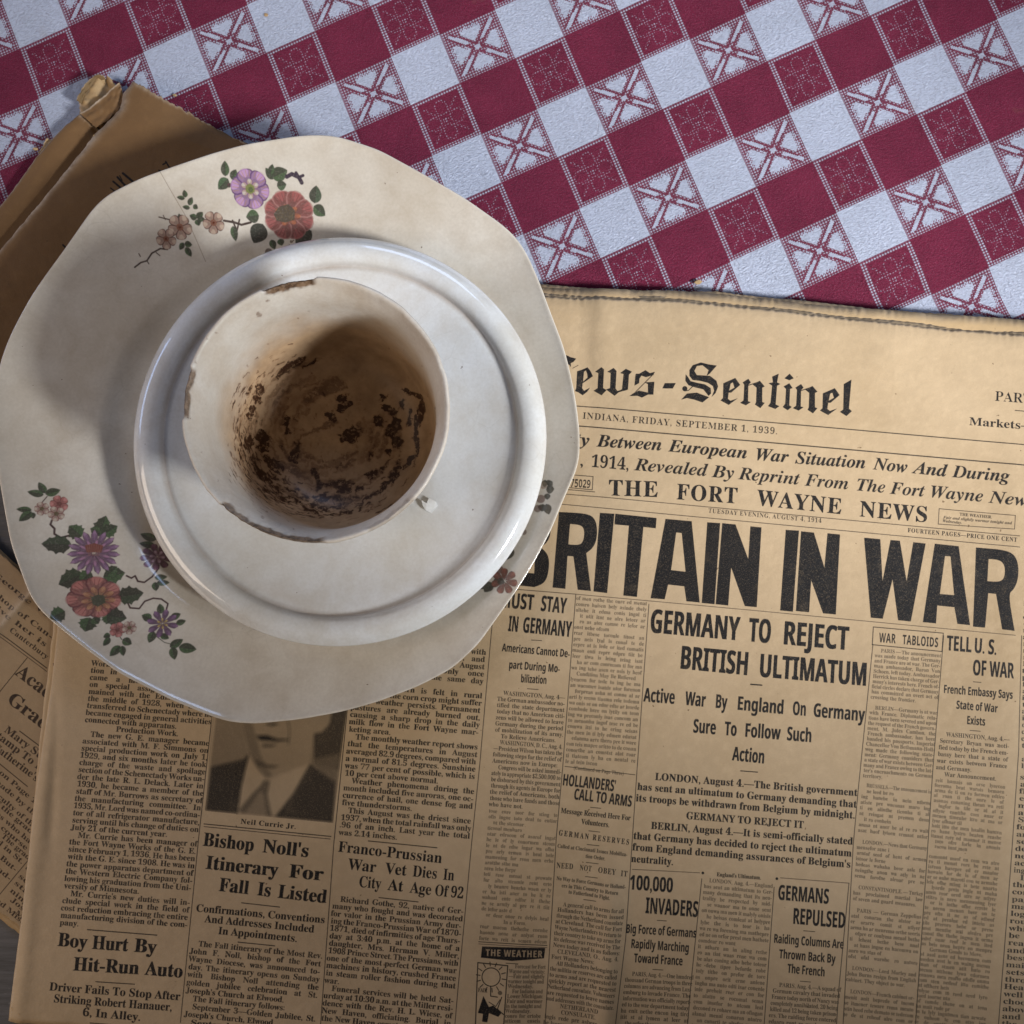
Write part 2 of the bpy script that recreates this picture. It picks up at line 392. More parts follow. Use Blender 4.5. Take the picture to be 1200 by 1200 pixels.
# column one of the reprint
G('MUST', (585, 711.5), (625, 715), 18); G('STAY', (633, 715.8), (663, 719), 18)
G('IN', (595, 739.5), (607, 740.7), 18); G('GERMANY', (612, 741), (669, 746.5), 18)
dash((622.7, 750), (634.7, 750.7))
G('Americans Cannot De-', (588, 763), (667.5, 770.5), 9, bold=-.008); G('part During Mo-', (596, 783.2), (656, 788), 9, bold=-.008); G('bilization', (610, 799.5), (640.5, 801.5), 9, bold=-.008)
dash((618, 807), (630.7, 808))
block(C, 'serif', ['>WASHINGTON, Aug. 4—', 'The German ambassador no-', 'tified the state department', 'today that no American citi-', 'zens will be allowed to leave', 'Germany during the period', 'of mobilization of its army.', '^To Relieve Americans.', '>WASHINGTON, D. C., Aug. 4.', '—President Wilson has taken the', 'following steps for the relief of', 'Americans now in Europe:~', '>Congress will be asked immedi-', 'ately to appropriate $2,500,000 to', 'be disbursed by this government', 'through its agents in Europe for', 'the relief of Americans, both', 'those who have funds and those', 'who have not.~'],
      (583.5, 814), (662.5, 820), (573, 944.5), 4.9, alpha=.92, lastr=(655, 949))
block(C, 'serif', faint_lines(19, 31) + ['^In a Form.'] + faint_lines(3, 31), (572.5, 952), (653, 957.5), (561.5, 1101), 4.2, alpha=.66, lastr=(641, 1107), jit=.06)
rule((561, 1103.5), (641, 1108.5), .8); rule((561, 1106), (641, 1111), .5)
C.poly([(565, 1109), (639, 1111.5), (637.5, 1123.5), (600, 1126), (563.5, 1122)])
G('THE WEATHER', (569, 1120), (635.5, 1122.5), 7.5, col=0.12, track=.12)
dash((593, 1128.5), (607, 1129.5))
for a, b in (((560, 1128), (595, 1131.5)), ((595, 1131.5), (590, 1205)), ((560, 1128), (557, 1205))): rule(a, b, 1.2)
a_ = np.linspace(0, 2 * np.pi, 30); C.line(np.stack([575.5 + 10.7 * np.cos(a_), 1144.8 + 10.7 * np.sin(a_)], 1), 1.0)
for q in range(14):
    t = q / 14 * 2 * np.pi + .15; rule((575.5 + 13 * math.cos(t), 1144.8 + 13 * math.sin(t)), (575.5 + 17.5 * math.cos(t), 1144.8 + 17.5 * math.sin(t)), 1.0)
C.poly([(566.5, 1167), (573, 1180), (578, 1178), (588, 1186), (584, 1191), (573, 1187), (571, 1198), (565, 1197), (566, 1188), (560, 1187)])
C.line([(575, 1156), (575, 1167), (583, 1168)], 1.0); C.disc((586, 1163), 2.6, 1, .6); C.line([(588, 1168), (583, 1182), (590, 1188)], 1.0); C.line([(573, 1174), (581, 1179), (586, 1171)], .8)
fit(C, 'serif', 'FAIR', (560, 1162), (571, 1163), 4.4)
block(C, 'serif', ['>Forecast for Fort', 'Wayne and vicinity:', '—Fair and slightly', 'warmer tonight and', 'Wednesday.~', '>For Indiana and', 'Lower Michigan:', 'Fair and warmer', 'in the tonight and', 'Wednesday.~'] + faint_lines(4, 16), (597, 1134), (639, 1136), (590, 1209), 4.3, alpha=.8, lastr=(632, 1211))
# column two
block(C, 'serif', faint_lines(13, 33) + ['^Condition May Be Relieved'] + faint_lines(15, 33), (675, 703), (758, 709.5), (662, 894), 4.3, alpha=.70, lastr=(743.5, 904), jit=.06)
dash((662, 898), (744, 908)); fit(C, 'serif', '(Continued on Page Three)', (672, 901.5), (731, 908.5), 4, alpha=.7)
G("HOLLANDERS'", (658.7, 920), (721, 927.5), 13, bold=.0); G('CALL TO ARMS', (672, 936.5), (740, 945.5), 12.5, bold=.0)
dash((692, 946), (704, 947.2)); S('Message Received Here For', (657, 952.5), (738.7, 961.5), 6); S('Volunteers.', (681, 965.5), (714, 969.5), 6); dash((690, 973.5), (703, 975))
S('GERMAN RESERVES', (654.5, 978.7), (737, 990), 6.2, track=.35); dash((688, 989.5), (702, 991)); S('Called at Cincinnati Issues Mobiliza-', (653, 993), (735, 1003.5), 4.2, alpha=.85); S('tion Order.', (686, 1005), (709, 1008), 4.2, alpha=.85)
dash((687, 1010.5), (701, 1012)); words(C, 'serif', [('NEED', (652, 1017), (671.5, 1018.5)), ('NOT', (679, 1019.5), (693, 1021)), ('OBEY', (700.5, 1022), (721, 1024.5)), ('IT', (727, 1026), (735, 1027))], 6.2, track=.1); dash((686, 1027), (700, 1028.5))
S('No Way to Force Germans or Holland-', (652, 1031), (733, 1041), 4.2, alpha=.85); S('ers in This Country to Return', (658, 1039.5), (724, 1047.5), 4.2, alpha=.85); S('to Fatherland to Fight.', (666, 1047), (714, 1053), 4.2, alpha=.85); dash((684, 1054), (698, 1055.5))
block(C, 'serif', ['>A general call to arms for all', 'Hollanders has been issued', 'through the Netherland consulate', 'at Cleveland. The call for Fort', 'Wayne Netherlanders to return to', 'their country to take up arms for', 'its defense was received by The', 'News today and is as follows:', '>CLEVELAND, O., Aug. 4.', 'Fort Wayne News:~', '>All Hollanders belonging to', 'the militia or reserves are called', 'to arms and are requested to', 'quickly report at the nearest', 'Netherland consulate. Volunteers', 'are requested to leave names', 'and addresses with the consulate.', '^NETHERLAND', '^CONSULATE.'] + faint_lines(5, 31), (653.5, 1061), (731, 1069.5), (634, 1222), 4.7, alpha=.88, lastr=(713, 1230))
# centre story
words(C, 'goth', [('GERMANY', (761, 741), (866, 750.7)), ('TO', (877, 751.5), (903.5, 753.8)), ('REJECT', (917, 755), (994.5, 762))], 27.5, bold=.035)
words(C, 'goth', [('BRITISH', (796, 783.5), (877, 791.5)), ('ULTIMATUM', (889, 793), (1016.5, 804))], 27, bold=.035)
C.line([(880, 802), (893, 803)], 1.4)
words(C, 'goth', [('Active', (754, 822), (790.7, 825)), ('War', (802.7, 826), (826.7, 828.5)), ('By', (838, 829.5), (852, 830.7)), ('England', (863.5, 831.7), (918.7, 837)), ('On', (928.8, 837.8), (945, 839)), ('Germany', (953, 839.8), (1013.5, 845.5))], 15.8, bold=.026)
words(C, 'goth', [('Sure', (812, 858.5), (839, 860.7)), ('To', (849, 861.5), (863.5, 862.7)), ('Follow', (872.5, 863.4), (914.7, 867)), ('Such', (922, 867.5), (951.5, 870))], 15.8, bold=.026)
fit(C, 'goth', 'Action', (858, 891), (896, 895), 15.8, bold=.026); C.line([(868, 903.5), (888, 905)], 1.0)
for s, a, b in (('LONDON, August 4.—The British government', (767.5, 914), (1004.8, 933)), ('has sent an ultimatum to Germany demanding that', (746.7, 925.5), (1004, 946.7)), ('its troops be withdrawn from Belgium by midnight.', (745, 939), (1002, 959.5)), ('GERMANY TO REJECT IT', (804, 959.8), (942, 970.9)), ('BERLIN, August 4.—It is semi-officially stated', (762.7, 971.4), (999.5, 990)), ('that Germany has decided to reject the ultimatum', (742, 983.2), (998, 1004)), ('from England demanding assurances of Belgium\'s', (740.8, 996.4), (996.8, 1017)), ('neutrality.', (739.5, 1010), (789, 1014))): fit(C, 'serif', s, a, b, 8.3, track=.03, bold=.024)
C.line([(741, 1018.7), (820, 1023)], .7, 1, .7); C.disc((823.8, 1023.2), 1.6); C.disc((910.7, 1030), 1.6); C.line([(915, 1029), (995, 1035)], .7, 1, .7)
S("England's Ultimatum.", (840, 1027), (892, 1031), 4.4)
G('100,000', (737, 1042), (788.5, 1046), 16.5, bold=.0); G('INVADERS', (756, 1070), (818, 1075), 18, bold=.0); dash((770, 1078.5), (781, 1079.3))
G('Big Force of Germans', (733, 1092.8), (816, 1099), 10, bold=-.006); G('Rapidly Marching', (739, 1110.5), (807.5, 1116), 10, bold=-.006); G('Toward France', (742.7, 1127.5), (800, 1131.5), 10, bold=-.006); dash((765, 1136), (777, 1136.8))
block(C, 'serif', ['>PARIS, Aug. 4.—One hundred', 'thousand German troops in three', 'columns are advancing from Lux-', 'emburg to invade France. The', 'information was officially report-', 'ed to the war department today.'] + faint_lines(6, 31), (733.5, 1142.7), (812.5, 1148), (722, 1222), 4.7, alpha=.85, lastr=(803, 1227))
G('GERMANS', (911.5, 1054.5), (971.5, 1059.5), 17, bold=.0); G('REPULSED', (928.8, 1082.7), (990.7, 1088), 18, bold=.0); dash((942, 1091), (955, 1092))
G('Raiding Columns Are', (906.7, 1105), (988.8, 1112), 10, bold=-.006); G('Thrown Back By', (913, 1123), (979, 1129), 10, bold=-.006); G('The French', (922.7, 1140), (966.7, 1144.5), 10, bold=-.006); dash((938, 1150), (950, 1151))
block(C, 'serif', ['>PARIS, Aug. 4.—A squad of', 'German cavalry that invaded', 'France today north of Nancy was', 'completely annihilated, 20 being', 'killed and 12 being taken prison-', 'ers. The raiding force entered'] + faint_lines(5, 31), (906.5, 1156), (985.5, 1162.3), (896, 1228), 4.7, alpha=.85, lastr=(975, 1236))
block(C, 'serif', ['>LONDON, Aug. 4.—England', 'has sent an ultimatum to Ger-', 'many demanding that its neu-', 'trality be respected by mid-'] + faint_lines(24, 30), (825, 1033.5), (906, 1041), (808, 1226), 4.4, alpha=.72, lastr=(890, 1232), jit=.05)
# war tabloids
for a, b in (((1024, 734.7), (1106, 742)), ((1106, 742), (1104.5, 763.5)), ((1104.5, 763.5), (1022.7, 755.5)), ((1022.7, 755.5), (1024, 734.7))): rule(a, b, .9)
words(C, 'goth', [('WAR', (1030.7, 752.5), (1050, 754)), ('TABLOIDS', (1058, 754.8), (1100, 758.5))], 11, bold=.0, track=.06)
block(C, 'serif', ['>PARIS — The announcement', 'was made today that Germany', 'and France are at war. The Ger-', 'man ambassador, Baron Von', 'Schoen, left today. Ambassador', 'Herrick has taken charge of Ger-', 'many\'s interests here. French of-', 'ficial circles declare that Germany', 'has committed an overt act of', 'crossing the frontier.~', '', '>BERLIN—Germany is at war', 'with France. Diplomatic rela-', 'tions have been severed and upon', 'the request of the French govern-', 'ment, M. Jules Cambon, the', 'French ambassador, has been', 'handed his passports, Imperial', 'Chancellor Von Bethmann-Holl-', 'weg made the following state-', 'ment: Germany considers that', 'a state of war exists between Ger-', 'many and France owing to the lat-', "ter's encroachments on German", 'territory.~', ''],
      (1026.5, 764), (1103.5, 770.5), (1010.5, 917), 4.3, alpha=.72, lastr=(1092, 926), jit=.04)
block(C, 'serif', ['>BRUSSELS.—The announcement is'] + faint_lines(8, 30) + ['', '>LONDON.—News that Germany'] + faint_lines(6, 30) + ['', '>CONSTANTINOPLE. — Turkey', 'has proclaimed martial law', 'of seven and guard measures.~', '', '>PARIS — German Zeppelins'] + faint_lines(8, 30) + ['', '>LONDON—Lord Morley and', 'John Burns resign from English', 'cabinet. They object to war.~', '', '>LONDON—French cabinet or-'] + faint_lines(4, 30) + ['', '>BAR HARBOR, Me.—Sailors'] + faint_lines(4, 30), (1010, 922), (1091.5, 930), (985, 1232), 4.2, alpha=.70, lastr=(1066, 1240), jit=.05)
# last reprint column
G('TELL', (1109.8, 762), (1139, 764.5), 17.5, bold=.0); G('U. S.', (1141.5, 764.7), (1168, 767.5), 17.5, bold=.0); G('OF WAR', (1140, 791), (1188, 795), 18, bold=.0); dash((1141, 799), (1150, 799.8))
G('French Embassy Says', (1106, 812), (1186.7, 819), 9.5, bold=-.008); G('State of War', (1120.8, 830.5), (1169, 835), 9.5, bold=-.008); G('Exists', (1133, 848.5), (1154.7, 850.5), 9.5, bold=-.008); dash((1137, 856), (1149, 857))
block(C, 'serif', ['>WASHINGTON, Aug. 4.—', 'Secretary Bryan was noti-', 'fied today by the French em-', 'bassy here that a state of', 'war exists between France', 'and Germany.~', '^War Announcement.'], (1102, 862.5), (1182.5, 869), (1096, 909), 5.0, alpha=.9, lastr=(1178, 916))
block(C, 'serif', faint_lines(14, 30) + [''] + faint_lines(18, 30) + ['^German Goods to Move.'] + faint_lines(20, 30), (1096, 916), (1177, 924), (1068, 1236), 4.2, alpha=.64, lastr=(1150, 1245), jit=.06)
# the modern column at the right edge, running on past the picture
rt = ['supplies and the', 'agents of peace', 'first the week', 'ept as the more', 'more of all the', 'and then other', 'Some of those', 'for the city and', 'and his party', 'self in the old', 'details of the', 'news that the', 'aches and the', 'ing from them.~', '>In the recent', 'the last of the', 'conference on', 'papers of the', 'makes the whole', 'log of the day', 'round of talks', 'which is not', 'be put in the', 'reading of it', 'and more the', 'best way for', 'maintain the', 'sets of these', 'through and', 'Headed by the', 'well known', 'choose that', 'above all the', 'and on with', 'the other one']
block(C, 'serif', rt, (1195, 913), (1340, 926), (1172, 1201), 5.9, xs=1.15, lastr=(1320, 1216))
block(C, 'serif', faint_lines(34, 26), (1201, 640), (1350, 653), (1196, 900), 5.6, xs=1.1, lastr=(1344, 913))

# the rules between the columns
for pts in ([(576, 738.7), (562.5, 893), (553, 985), (536.7, 1159), (531, 1225)], [(578, 720), (576, 738.7)], [(674.7, 697), (659.5, 898), (652, 980), (638.7, 1202), (636, 1240)], [(760.5, 708), (746.7, 900), (733, 1100), (720.5, 1202), (717, 1240)],
            [(1023.5, 755), (1006, 925), (1000, 990), (986, 1235)], [(1106.5, 745), (1093, 905), (1070, 1240)], [(1197.5, 745), (1193.5, 880), (1181, 1040), (1168.5, 1205), (1166, 1250)], [(822.5, 1030), (810, 1150), (803, 1235)], [(907.5, 1040), (893, 1235)], [(995, 1035), (983, 1160), (978, 1235)]):
    C.line(pts, .8, 1, .85)
C.line([(248.5, 838), (232.5, 985), (211.7, 1198)], .9, 1, .85); C.line([(253, 838), (240.5, 949)], .5, 1, .7)
C.line([(407.5, 826), (391, 990), (375.5, 1203)], .9, 1, .85)

# picture with a man's collar and tie, printed in grey
ph = lambda p: crop(230, 820, 6.3158, p)
T = lambda pts, v, al=1.0: C.poly(ph(pts), v, al)
T([(150, 60), (1115, 60), (1012, 912), (68, 822)], .40)
T([(870, 60), (1115, 60), (1055, 520), (870, 480)], .80); T([(870, 440), (1060, 400), (1040, 620), (900, 560)], .55, .8)
T([(350, 60), (340, 190), (365, 320), (400, 440), (470, 530), (530, 590), (700, 590), (840, 480), (870, 250), (930, 240), (985, 180), (1010, 60)], .27)
T([(350, 60), (345, 200), (380, 340), (420, 470), (520, 580), (560, 560), (480, 420), (450, 300), (420, 200), (400, 60)], .60, .7)
T([(440, 265), (520, 262), (600, 290), (690, 292), (690, 300), (600, 310), (470, 300)], .95)
T([(480, 330), (600, 330), (560, 350), (500, 352)], .75); T([(430, 440), (520, 480), (620, 490), (560, 510), (450, 490)], .8, .8)
T([(500, 180), (560, 165), (620, 180), (560, 196)], .8); C.line(ph([(680, 160), (690, 230), (680, 330)]), 1.3, .8, .9)
T([(395, 410), (470, 540), (530, 590), (840, 470), (850, 520), (600, 860), (300, 850), (330, 620)], .14)
T([(500, 595), (545, 600), (525, 700), (530, 730), (560, 868), (440, 855), (340, 840), (310, 820), (420, 690), (470, 640)], .62)
T([(470, 680), (500, 700), (520, 865), (360, 845)], .34, .8)
T([(108, 495), (350, 440), (385, 405), (340, 600), (300, 845), (68, 822)], .86); T([(840, 475), (900, 520), (1030, 610), (1012, 912), (580, 870), (720, 690)], .84)
C.line(ph([(385, 405), (330, 640), (300, 845)]), 1.2, .95); C.line(ph([(850, 520), (700, 760), (650, 872)]), 1.2, .7)
_p = np.array(ph([(50, 40), (1125, 40), (1010, 925), (50, 925)])); _X, _Y = C.P(_p[:, 0], _p[:, 1])
_sl = (slice(int(_Y.min()), int(_Y.max())), slice(int(_X.min()), int(_X.max())))
_r = C.a[_sl][..., 0]
_b = _r.copy()
for _ in range(1):
    for ax in (0, 1):
        _b = (_b + np.roll(_b, 3, ax) + np.roll(_b, -3, ax) + np.roll(_b, 6, ax) + np.roll(_b, -6, ax)) / 5
_gx, _gy = np.meshgrid(np.arange(_b.shape[1]), np.arange(_b.shape[0]))
# keep the soft tone inside the picture only
_pm = Canvas(0, 0, _b.shape[1], _b.shape[0], 1, 1); _pp = np.array(ph([(120, 60), (1108, 60), (1012, 912), (68, 822)])); _PX, _PY = C.P(_pp[:, 0], _pp[:, 1])
_pm.poly(np.stack([_PX - int(_X.min()), _PY - int(_Y.min())], 1), 1.0, pix=False); _m = _pm.a[..., 0]
_dots = .5 + .5 * np.sin((_gx + _gy) * 1.1) * np.sin((_gx - _gy) * 1.1)
C.a[_sl][..., 0] = _r * (1 - _m) + np.clip((_b - .08) * 1.15 + .10 * (_dots - .5), 0, 1) ** .95 * _m
S('Neil Currie Jr.', (281.7, 965.2), (346.7, 971.5), 5.6, track=.08)
rule((239, 965.5), (387.8, 980.3), 1.0); rule((239, 968.7), (387, 983.3), .7)
words(C, 'serif', [('Bishop', (237.4, 991), (297, 997.5)), ("Noll's", (307, 998.7), (361.5, 1004.6))], 15, bold=.028)
words(C, 'serif', [('Itinerary', (240.6, 1018), (325, 1027)), ('For', (338, 1028), (378, 1032))], 15, bold=.028)
words(C, 'serif', [('Fall', (256, 1044), (291, 1048)), ('Is', (301, 1049), (317, 1051)), ('Listed', (325, 1052), (382.4, 1058.5))], 15, bold=.028)
rule((283, 1058), (327.7, 1063), 1.0)
S('Confirmations, Conventions', (229.5, 1068), (380.5, 1082), 8.3); S('And Addresses Included', (239.6, 1080.6), (368, 1093), 8.3); S('In Appointments.', (255.5, 1094.5), (348, 1104), 8.3)
rule((279, 1104), (322, 1108.5), 1.0)
B1 = dict(bold=.018, jit=.03, xs=1.04)
block(C, 'serif', ['>The Fall itinerary of the Most Rev.', 'John F. Noll, bishop of the Fort', 'Wayne Diocese, was announced to-', 'day. The itinerary opens on Sunday', 'with Bishop Noll attending the', 'golden jubilee celebration at St.', "Joseph's Church at Elwood.~", '>The Fall itinerary follows:~', '>September 3—Golden Jubilee, St.', "Joseph's Church, Elwood.~", '>September 4'], (223.2, 1107.8), (377, 1123.5), (214, 1200), 6.3, lastr=(367, 1215), **B1)
rule((431.5, 985.6), (512, 993.5), 1.0)
words(C, 'serif', [('Franco-Prussian', (395.7, 998), (517.7, 1011.6))], 12, bold=.008)
words(C, 'serif', [('War', (407.5, 1018.9), (440, 1022.5)), ('Vet', (451, 1023.8), (476, 1026.3)), ('Dies', (483, 1027), (512, 1030)), ('In', (519, 1030.8), (532, 1032))], 12.5, bold=.008)
words(C, 'serif', [('City', (420, 1039.4), (446, 1042)), ('At', (454, 1043), (472, 1045)), ('Age', (480, 1046), (505, 1049)), ('Of 92', (509, 1049.3), (543, 1053))], 12.5, bold=.008)
rule((444, 1052), (490, 1057), 1.0)
block(C, 'serif', ['>Richard Gothe, 92, native of Ger-', 'many who fought and was decorated', 'for valor in the Prussian Army dur-', 'ing the Franco-Prussian War of 1870-', '1871, died of infirmities of age Thurs-', 'day at 3:40 p.m. at the home of a', 'daughter, Mrs. Herman V. Miller,', '1908 Prince Street. The Prussians, with', 'one of the most perfect German war', 'machines in history, crushed France', 'in steam roller fashion during that', 'war.~', '>Funeral services will be held Sat-', 'urday at 10:30 a.m. at the Miller resi-', 'dence with the Rev. H. L. Wiese, of', 'New Haven, officiating. Burial in', 'the New Haven cemetery.~'], (389.5, 1056), (542.8, 1071), (376.3, 1196), 6.3, lastr=(528, 1211), **B1)
block(C, 'serif', ['in the hot month of August with', 'rain falling in the county, and', 'little more of it than this August', 'on the hot days. Only once', 'was there rain on the same day', 'of the month.~', '>Much concern is felt in rural', 'areas that the corn crop might suffer', 'if dry weather persists. Permanent', 'pastures are already burned out,', 'causing a sharp drop in the daily', 'milk flow in the Fort Wayne mar-', 'keting area.~', '>The monthly weather report shows', 'that the temperatures in August', 'averaged 82.9 degrees, compared with', 'a normal of 81.5 degrees. Sunshine', 'was 77 per cent of possible, which is', '10 per cent above normal.~', '>Weather phenomena during the', 'month included five auroras, one oc-', 'currence of hail, one dense fog and', 'five thunderstorms.~', '>This August was the driest since', '1937, when the total rainfall was only', '.96 of an inch. Last year the total', 'was 2.14 inches.~'], (417.5, 755), (569, 767.5), (397, 978.3), 6.3, lastr=(550, 992), **B1)
block(C, 'serif', ['Works at the Schenectady sta-', 'tion in New York. He then be-', 'came a member of the staff', 'on special assignment and re-', 'mained with the Edison plant to', 'the middle of 1928, when he was', 'transferred to Schenectady where he', 'became engaged in general activities', 'connected with apparatus.~', '^Production Work.', '>The new G. E. manager became', 'associated with M. F. Simmons on', 'special production work on July 1,', '1929, and six months later he took', 'charge of the waste and spoilage', 'section of the Schenectady Works un-', 'der the late R. L. Delack. Later in', '1930, he became a member of the', 'staff of Mr. Burrows as secretary of', 'the manufacturing committee. In', '1935, Mr. Lord was named co-ordina-', 'tor of all refrigerator manufacture,', 'serving until his change of duties on', 'July 21 of the current year.~', '>Mr. Currie has been manager of', 'the Fort Wayne Works of the G. E.', 'since February 1, 1936. He has been', 'with the G. E. since 1908. He was in', 'the power apparatus department of', 'the Western Electric Company fol-', 'lowing his graduation from the Uni-', 'versity of Minnesota.~', ">Mr. Currie's new duties will in-", 'clude special work in the field of', 'cost reduction embracing the entire', 'manufacturing division of the com-', 'pany.~'], (106.6, 780), (254.5, 791), (70, 1083.5), 6.2, lastr=(218, 1097.5), **B1)
rule((103, 1089), (184, 1095.7), 1.1)
words(C, 'serif', [('Boy', (67.7, 1108), (102, 1111)), ('Hurt', (108, 1111.5), (150, 1114.5)), ('By', (157, 1115), (183, 1117.2))], 15, bold=.028)
words(C, 'serif', [('Hit-Run', (86, 1136.7), (163, 1141.5)), ('Auto', (170, 1142), (214, 1145.5))], 15, bold=.028)
rule((112.7, 1150), (158, 1153), 1.0)
S('Driver Fails To Stop After', (58, 1160), (211, 1172), 9); S('Striking Robert Hanauer,', (63, 1174), (201.7, 1184.5), 9); S('6, In Alley.', (96.7, 1190), (165, 1196), 9); rule((106, 1198.3), (140, 1201), 1.0)
page_img = page_cv.image('front_page_print', True)

# ------------------------------------------------------------------ print on the older sheet at the left
Z_SIDE = 0.0042
_cx, _cy = U(np.array([-160, 120, -160, 120]), np.array([560, 560, 1130, 1130]), Z_SIDE)
side_cv = Canvas(_cx.min(), _cy.min(), _cx.max(), _cy.max(), 8600, 1, Z_SIDE); C = side_cv
ang = math.radians(37.5)
def sl(s, x, y, w, cap, a=ang, **k): fit(C, 'serif', s, (x, y), (x + w * math.cos(a), y + w * math.sin(a)), cap, **k)
sl('the rule of King George VI', -118, 591, 218, 5.8, track=.05); sl('as Archbishop of Can-', -60, 658, 150, 5.8, track=.05); sl('was to receive her is', -75, 661, 160, 5.8, track=.05); sl('Canterbury is', 10, 739.5, 66, 5.8, track=.06)
rule((-120, 652), (54, 783), 1.1); rule((-120, 656), (54, 787), .7)
rule((31, 771), (-90, 920), .9)
sl('Academy', 16, 790, 92, 14.5, bold=.01); sl('Graduates', 6, 822, 118, 14.5, bold=.01)
rule((22, 857), (70, 893), 1.1); sl('Mary Sue', 3, 857, 62, 8.2); sl('Stamp To Be', -13, 859, 82, 8.2); sl("Catherine's", -11, 876.5, 66, 8.2); rule((-18, 882), (31, 922), 1.0)
a2 = math.radians(40.5)
for i, (s, x, y, w) in enumerate((('News on Page 1.', -28, 885, 92), ('It is made by the', -30, 898, 96), ('class, faculty of the', -36, 908, 100), ('ty of the grad-', -22, 929, 80), ('ladies who have', -22, 942, 84), ('their course of', -26, 950, 88), ('The grad-', 0, 981, 46), ('held in St.', -18, 977, 56), ('and But-', -20, 991, 48), ('and ad-', -25, 1003, 46), ('Rev. M. A.', -36, 1008, 44), ('after the', -45, 1016, 48))): sl(s, x, y, w, 5.6, a2, bold=-.005)
rule((60, 975), (-45, 1101), .9)
for i, (s, x, y, w) in enumerate((('board in', 28, 1018, 50), ('schools', 20, 1028, 50), ('started', 15, 1036, 50), ('ning.', 10, 1045, 30), ('Joseph', 11, 1056, 40), ('and Miss', -12, 1052, 50), ('Mary', 16, 1071, 30), ('town in', -20, 1062, 50))): sl(s, x, y, w, 5.6, a2, bold=-.005)
side_img = side_cv.image('side_page_print', True)
# the brown folded newspaper shows the ends of a few heavy letters only
_cx, _cy = U(np.array([60, 240, 60, 240]), np.array([160, 160, 330, 330]), Z_PAGE)
fold_cv = Canvas(_cx.min(), _cy.min(), _cx.max(), _cy.max(), 6000, 1, Z_PAGE); C = fold_cv
f4 = lambda p: crop(0, 80, 6, p)
for a, b, w in (((780, 845), (830, 880), 1.4), ((800, 800), (860, 850), 2.2), ((830, 770), (885, 830), 2.4), ((868, 742), (945, 805), 2.6), ((845, 760), (860, 790), 1.2), ((1140, 670), (1165, 655), 1.6), ((1160, 650), (1185, 690), 1.6), ((1110, 710), (1140, 720), 1.6), ((440, 1240), (460, 1260), 2)): C.line(f4([a, b]), w)
fold_img = fold_cv.image('folded_paper_print', True)
bpy.data.objects.remove(_to); bpy.data.curves.remove(_tc)
# ------------------------------------------------------------------ woven pattern of the cloth (one repeat)
Z_CLOTH = 0.001
LAT = {(0, 0): (925, 133), (1, 0): (1046.7, 79), (0, 1): (980, 250.7), (1, 1): (1105, 195), (-1, 0): (801.7, 190), (-1, 1): (855, 305), (0, -1): (871.7, 19.3), (-2, 0): (675, 246), (-2, -1): (626.7, 129), (-1, -1): (750, 74), (-3, -1): (504, 182.7), (-3, -2): (457.3, 66.7), (-2, -2): (580, 11.7), (-4, -2): (336.7, 124), (-4, -3): (290, 6.7), (-5, -3): (171.7, 63), (-6, -3): (48, 117), (-6, -4): (3, 1.7)}
_ij = np.array(list(LAT.keys()), float); _pp = np.array(list(LAT.values()))
_lx, _ly = U(_pp[:, 0], _pp[:, 1], Z_CLOTH)
_A = np.stack([_lx, _ly, np.ones(len(_lx))], 1)
CU, *_ = np.linalg.lstsq(_A, _ij, rcond=None)       # world x, y -> pattern repeats
def cloth_uv(x, y): return np.stack([x, y, np.ones_like(x)], -1) @ CU
NT = 720; ST = 18          # texels per repeat, texels per pair of stitches
jx, jy = np.meshgrid(np.arange(NT) + .5, np.arange(NT) + .5)
sx = np.floor(jx / (ST / 2)) * (ST / 2) + ST / 4; sy = np.floor(jy / (ST / 2)) * (ST / 2) + ST / 4   # design is drawn on the stitch grid
def dots(x, y): return np.exp(-(((x % ST) - ST / 2) ** 2 + ((y % ST) - ST / 2) ** 2) / (2 * 3.5 ** 2))
D = np.clip(dots(jx, jy) * 1.35, 0, 1)
ub, vb = .47 * NT, .49 * NT
white = np.zeros((NT, NT))
inW = (sx < ub) & (sy < vb); inF = (sx >= ub) & (sy < vb); inG = (sx < ub) & (sy >= vb)
white[inW] = 1
fx = (sx - (ub + NT) / 2) / ((NT - ub) / 2); fy = (sy - vb / 2) / (vb / 2)
rr = np.hypot(fx, fy); ta = np.degrees(np.arctan2(fy, fx)); da = np.abs((ta + 45) % 90 - 45)
jag = .05 * (((sx // (ST / 2) + sy // (ST / 2)) % 2) * 2 - 1)
pet = (rr * np.sin(np.radians(da)) < .36) & (rr > .14) & (rr * np.cos(np.radians(da)) < .84 - .35 * np.abs(rr * np.sin(np.radians(da)) - .17) + jag) & (rr * (np.cos(np.radians(da)) - np.sin(np.radians(da))) > .26 + jag * .6)
p1_ = np.abs(fx - fy) / 1.414; p2_ = np.abs(fx + fy) / 1.414
bar = np.minimum(p1_, p2_); along = np.maximum(p1_, p2_)
Fp = D * .9
Fp = np.where(pet, .97, Fp)
Fp = np.where((bar < .125) & (along < 1.12), .04, Fp)
Fp = np.where((bar < .062) & (along < 1.12) & (along > .34), .95, Fp)
Fp = np.where((bar < .05) & (along <= .34), D, Fp)
Fp = np.where(rr < .10, .9, Fp)
white = np.where(inF, Fp, white)
gx_ = (sx - ub / 2) / (ub / 2); gy_ = (sy - (vb + NT) / 2) / ((NT - vb) / 2)
rg = np.hypot(gx_, gy_); tg = np.degrees(np.arctan2(gy_, gx_)); dg_ = np.abs((tg + 45) % 90 - 45)
hx = rg * np.cos(np.radians(dg_)); hy = rg * np.sin(np.radians(dg_))
lobe = np.abs(np.hypot((hx - .46) / 1.0, hy / .85) - .27)
Gp = np.zeros_like(white)
